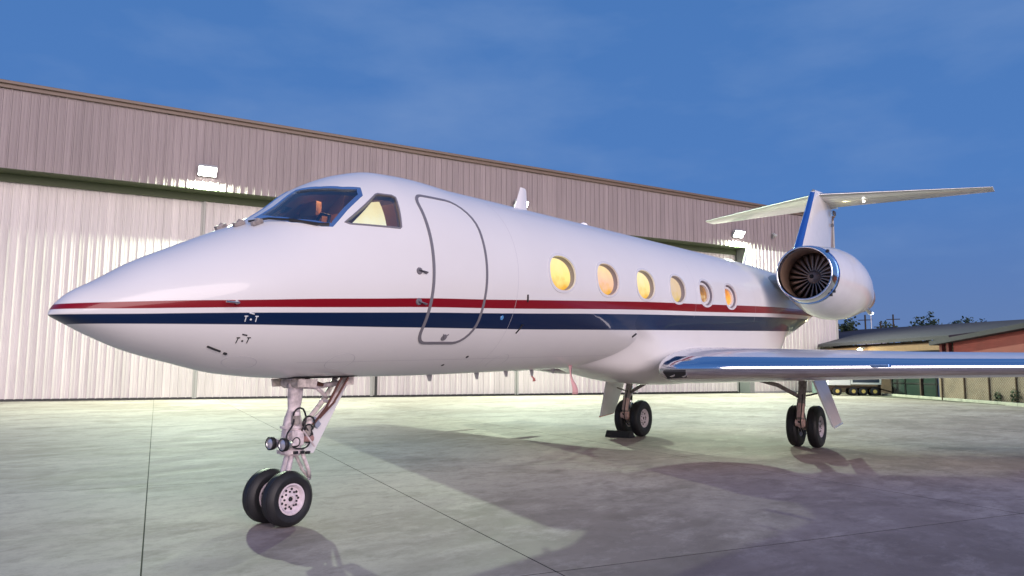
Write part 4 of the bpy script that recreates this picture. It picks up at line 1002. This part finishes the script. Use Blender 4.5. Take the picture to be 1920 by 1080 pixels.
def leaves(b, c_, rad, n, sz, flat=1.0, rnd=random):
    for i in range(n):
        u = Vector((rnd.gauss(0, 1), rnd.gauss(0, 1), rnd.gauss(0, 1))).normalized() * (rnd.random() ** .4)
        p = Vector(c_) + Vector((u.x * rad[0], u.y * rad[1], u.z * rad[2])); a = Vector((rnd.gauss(0, 1), rnd.gauss(0, 1), rnd.gauss(0, 1))).normalized(); t_ = a.orthogonal().normalized()
        s_ = sz * rnd.uniform(.6, 1.4); vs = [b.verts.new(p + t_ * s_), b.verts.new(p + a.cross(t_) * s_ * .6), b.verts.new(p - t_ * s_), b.verts.new(p - a.cross(t_) * s_ * .6)]; b.faces.new(vs)
M_LEAF = mat('dark_foliage', (.035, .06, .025), .7, noise=.5, nscale=3); M_BARK = mat('bark', (.06, .045, .03), .9)
for i, (t_, r_) in enumerate(((12.9, .5), (14.1, .62), (15.1, .4))):
    e_ = empty('shrub', bp(t_, -1.15), label=('small dark green shrub nearest the hangar side of the fence', 'largest dark green shrub behind the fence at the yard wall', 'low dark green shrub by the yard wall at the frame edge')[i], category='shrub', group='shrubs at the yard wall')
    quick('foliage', lambda b: leaves(b, (0, 0, r_ * .6), (r_, r_ * .5, r_ * .7), 420, .05), M_LEAF, e_)
    quick('stem', lambda b: [tube(b, [(0, 0, 0), (.1 * k_, .03, r_)], .012, 5) for k_ in (-2, -1, 0, 1, 2)], M_BARK, e_)
# white van behind the wall
van = empty('van', bp(17.4, 1.6 - 2.6 + 1.2), rz=rzB, label='white van parked between the red building and the tan wall', category='van')
def f(b):
    pr = [(-2.7, .35), (-2.7, 1.15), (-2.45, 1.45), (-1.95, 1.60), (-1.35, 2.45), (-.95, 2.62), (-.8, 2.82), (2.7, 2.85), (2.8, 2.6), (2.8, .35)]
    A = [b.verts.new((x, -.55, z)) for x, z in pr]; B = [b.verts.new((x, .55, z)) for x, z in pr]; b.faces.new(A); b.faces.new(B[::-1])
    for i in range(len(pr)): b.faces.new((A[i], A[(i + 1) % len(pr)], B[(i + 1) % len(pr)], B[i]))
quick('body', f, mat('van_white', (.80, .74, .72), .35), van, bev=.05)
quick('side_window', lambda b: [box(b, (-1.35, y, 1.9), (.9, .02, .55)) for y in (-.56, .56)], M_DARK, van)
for x in (-1.8, 1.9):
    for y in (-.5, .5): quick('wheel', lambda b: lathe(b, [(-.1, 0), (-.1, .3), (-.07, .34), (.07, .34), (.1, .3), (.1, 0)], (x, y, .35), (0, 1, 0), 18), M_TYRE, van)

# service cart near the hangar corner
ct = empty('service_cart', (49.0, 5.15, 0), rz=math.radians(-66), label='white ground service cart with dark side panel and yellow wheels by the hangar corner', category='service cart')
quick('body', lambda b: box(b, (-1.0, 0, 1.18), (1.35, 1.3, 1.0)), mat('cart_white', (.85, .85, .83), .4), ct, bev=.03)
quick('screen_panel', lambda b: box(b, (.62, -.02, 1.22), (1.62, 1.2, .72)), mat('dark_blue_grey_panel', (.03, .05, .08), .3), ct, bev=.02)
quick('panel_frame', lambda b: (box(b, (.62, -.02, .80), (1.86, 1.3, .12)), box(b, (1.50, -.02, 1.22), (.10, 1.3, .95)), box(b, (.62, -.02, 1.64), (1.86, 1.3, .10)), box(b, (-.25, -.02, 1.22), (.10, 1.3, .8))), MATS['cart_white'], ct, bev=.01)
quick('chassis', lambda b: (box(b, (-.05, 0, .55), (3.1, .9, .12)), box(b, (-1.5, 0, .5), (.5, .8, .3))), M_DKW, ct)
quick('drawbar', lambda b: tube(b, [(1.6, 0, .45), (2.3, 0, .25)], .04, 6), M_DKW, ct)
for i, x in enumerate((-1.15, -.15, .45, 1.15)):
    for y in (-.55, .55):
        o = quick('wheel', lambda b: lathe(b, [(-.09, .12), (-.1, .22), (-.07, .28), (.07, .28), (.1, .22), (.09, .12)], (x, y, .285), (0, 1, 0), 20), M_TYRE, ct, True)
        quick('hub', lambda b: lathe(b, [(-.095, 0), (-.09, .125), (.09, .125), (.095, 0)], (x, y, .285), (0, 1, 0), 16), mat('yellow_hub', (.75, .55, .15), .5), o)
quick('cabinet', lambda b: (box(b, (0, 0, .75), (1.0, .6, 1.4)), box(b, (0, -.31, .75), (.9, .02, 1.2))), mat('grey_green_metal', (.22, .29, .27), .5), None, bev=.02, label='grey green metal cabinet standing between the cart and the hangar', category='cabinet').location = (50.9, 7.9, 0)

# yellow yard light on the building fascia
yl = empty('yard_light', bp(-.05, -.98 - .35, 3.05), rz=rzB, label='glowing yellow yard light on the workshop fascia', category='wall light')
quick('lamp_housing', lambda b: box(b, (0, F * .22, .1), (.3, .28, .14)), M_GREYP, yl, bev=.02)
quick('lens', lambda b: lathe(b, [(-.14, 0), (-.1, .12), (0, .17), (.06, .17)], (0, F * .1, 0), (0, 0, 1), 16), mat('sodium_lens', (1, .9, .5), .3, emis=(1, .93, .42), es=14), yl, True)
pl = bpy.data.lights.new('yard_lamp', 'POINT'); pl.energy = 60; pl.color = (1, .88, .45); pl.shadow_soft_size = .15
po = bpy.data.objects.new('yard_lamp', pl); COL.objects.link(po); po.parent = yl; po.location = (0, -F * .2, -.1)

# street lamp further back
slp = empty('street_lamp', (92.0, 12.3, 0), label='tall white street lamp rising behind the workshop roof', category='street lamp')
quick('pole', lambda b: tube(b, [(0, 0, -.2), (0, 0, 8.3)], [.10, .06], 8), M_ALU, slp)
quick('lamp_head', lambda b: lathe(b, [(-.15, .06), (-.05, .30), (.1, .34), (.2, .2), (.25, 0)], (0, 0, 8.45), (0, 0, 1), 14), mat('white_lamp_glow', (1, 1, 1), .3, emis=(.85, .93, 1), es=3.5), slp, True)

# hills, trees, roofs beyond
def f(b):
    nx, ny = 24, 40; G = []
    for i in range(nx):
        row = []
        for j in range(ny):
            x = 130 + 30 * i; y = -420 + 26 * j
            h = -.3 + 11 * sm_((x - 130) / 260) * (.7 + .3 * math.sin(y * .021) + .15 * math.sin(y * .057 + x * .01)); row.append(b.verts.new((x, y, h)))
        G.append(row)
    for i in range(nx - 1):
        for j in range(ny - 1): b.faces.new((G[i][j], G[i + 1][j], G[i + 1][j + 1], G[i][j + 1]))
quick('hills', f, mat('hill_scrub', (.06, .06, .06), .9, noise=.4, nscale=.05), None, True, kind='structure')
rnd = random.Random(3)
def tree(x, y, z, h, r, label):
    e_ = empty('tree', (x, y, z), label=label, category='tree', group='dark trees on the rise behind the workshop')
    quick('trunk', lambda b: (tube(b, [(0, 0, 0), (.1, .05, h * .45), (-.1, .1, h * .8)], [h * .03, h * .022, h * .01], 7), tube(b, [(0, 0, h * .4), (r * .5, .3, h * .7)], [.1, .04], 5), tube(b, [(0, 0, h * .45), (-r * .5, -.3, h * .72)], [.1, .04], 5)), M_BARK, e_)
    def cr(b):
        for k_ in range(7):
            c_ = (rnd.uniform(-r, r) * .6, rnd.uniform(-r, r) * .6, h * rnd.uniform(.5, .9)); leaves(b, c_, (r * .5, r * .5, h * .16), 130, h * .022, rnd=rnd)
    quick('crown', cr, M_LEAF, e_)
tl = [(70, 10.0, 0, 6.6, 1.5, 'dark tree right at the hangar corner behind the workshop'), (76, 11.2, 0, 6.2, 1.4, 'second dark tree behind the workshop roof left end'),
      (150, 20.8, .4, 11.2, 3.2, 'wide dark tree left of the street lamp pole'), (155, 18.0, .5, 10.6, 2.6, 'small dark tree just right of the street lamp pole'), (160, 15.4, .6, 12.0, 3.2, 'taller dark tree above the roof middle'),
      (165, 12.8, .7, 11.6, 3.4, 'bushy dark tree right of the roof middle'), (190, 10.6, 1.5, 12.4, 4, 'broad dark tree above the right part of the roof'), (200, 5.4, 2, 12, 4, 'dark tree above the red gable')]
for a_ in tl: tree(*a_)
for i, (x, y, w_, lab) in enumerate(((170, 10.9, 5, 'small white house with pale roof on the rise left of the gable'), (185, 9.4, 7, 'long white house on the rise over the roof'), (200, 7.2, 8, 'white house with dark roof on the rise at right'), (150, 23.2, 4, 'pale blue house beside the street lamp'))):
    zz = (10.6, 11.6, 12.4, 9.0)[i]
    e_ = empty('hillside_house', (x, y, 0), rz=PI / 2, label=lab, category='house', group='houses on the rise behind the workshop')
    quick('wall', lambda b: box(b, (0, 0, zz / 2 - .4), (w_, 5, zz - .8)), mat('house_white', (.62, .58, .62), .8), e_)
    def f(b):
        A = [b.verts.new(p) for p in ((-w_ / 2 - .3, -2.8, zz - .8), (w_ / 2 + .3, -2.8, zz - .8), (w_ / 2 + .3, 0, zz + .2), (-w_ / 2 - .3, 0, zz + .2), (-w_ / 2 - .3, 2.8, zz - .8), (w_ / 2 + .3, 2.8, zz - .8))]
        b.faces.new(A[:4]); b.faces.new((A[3], A[2], A[5], A[4])); b.faces.new((A[0], A[3], A[4])); b.faces.new((A[1], A[5], A[2]))
    quick('roof', f, mat('house_roof', (.10, .09, .11), .7), e_)
for i, (x, y, h) in enumerate(((120, 18.6, 10.3), (124, 17.2, 9.4), (130, 16.4, 10.9))):
    e_ = empty('utility_pole', (x, y, 0), label='thin utility pole %s behind the workshop roof' % ('nearest the lamp', 'between the other two poles', 'furthest right')[i], category='utility pole', group='utility poles behind the workshop')
    quick('pole', lambda b: tube(b, [(0, 0, 0), (0, 0, h)], .12, 6), M_BARK, e_)
    quick('crossarm', lambda b: box(b, (0, 0, h - .8), (.12, 2.0, .12)), M_BARK, e_)
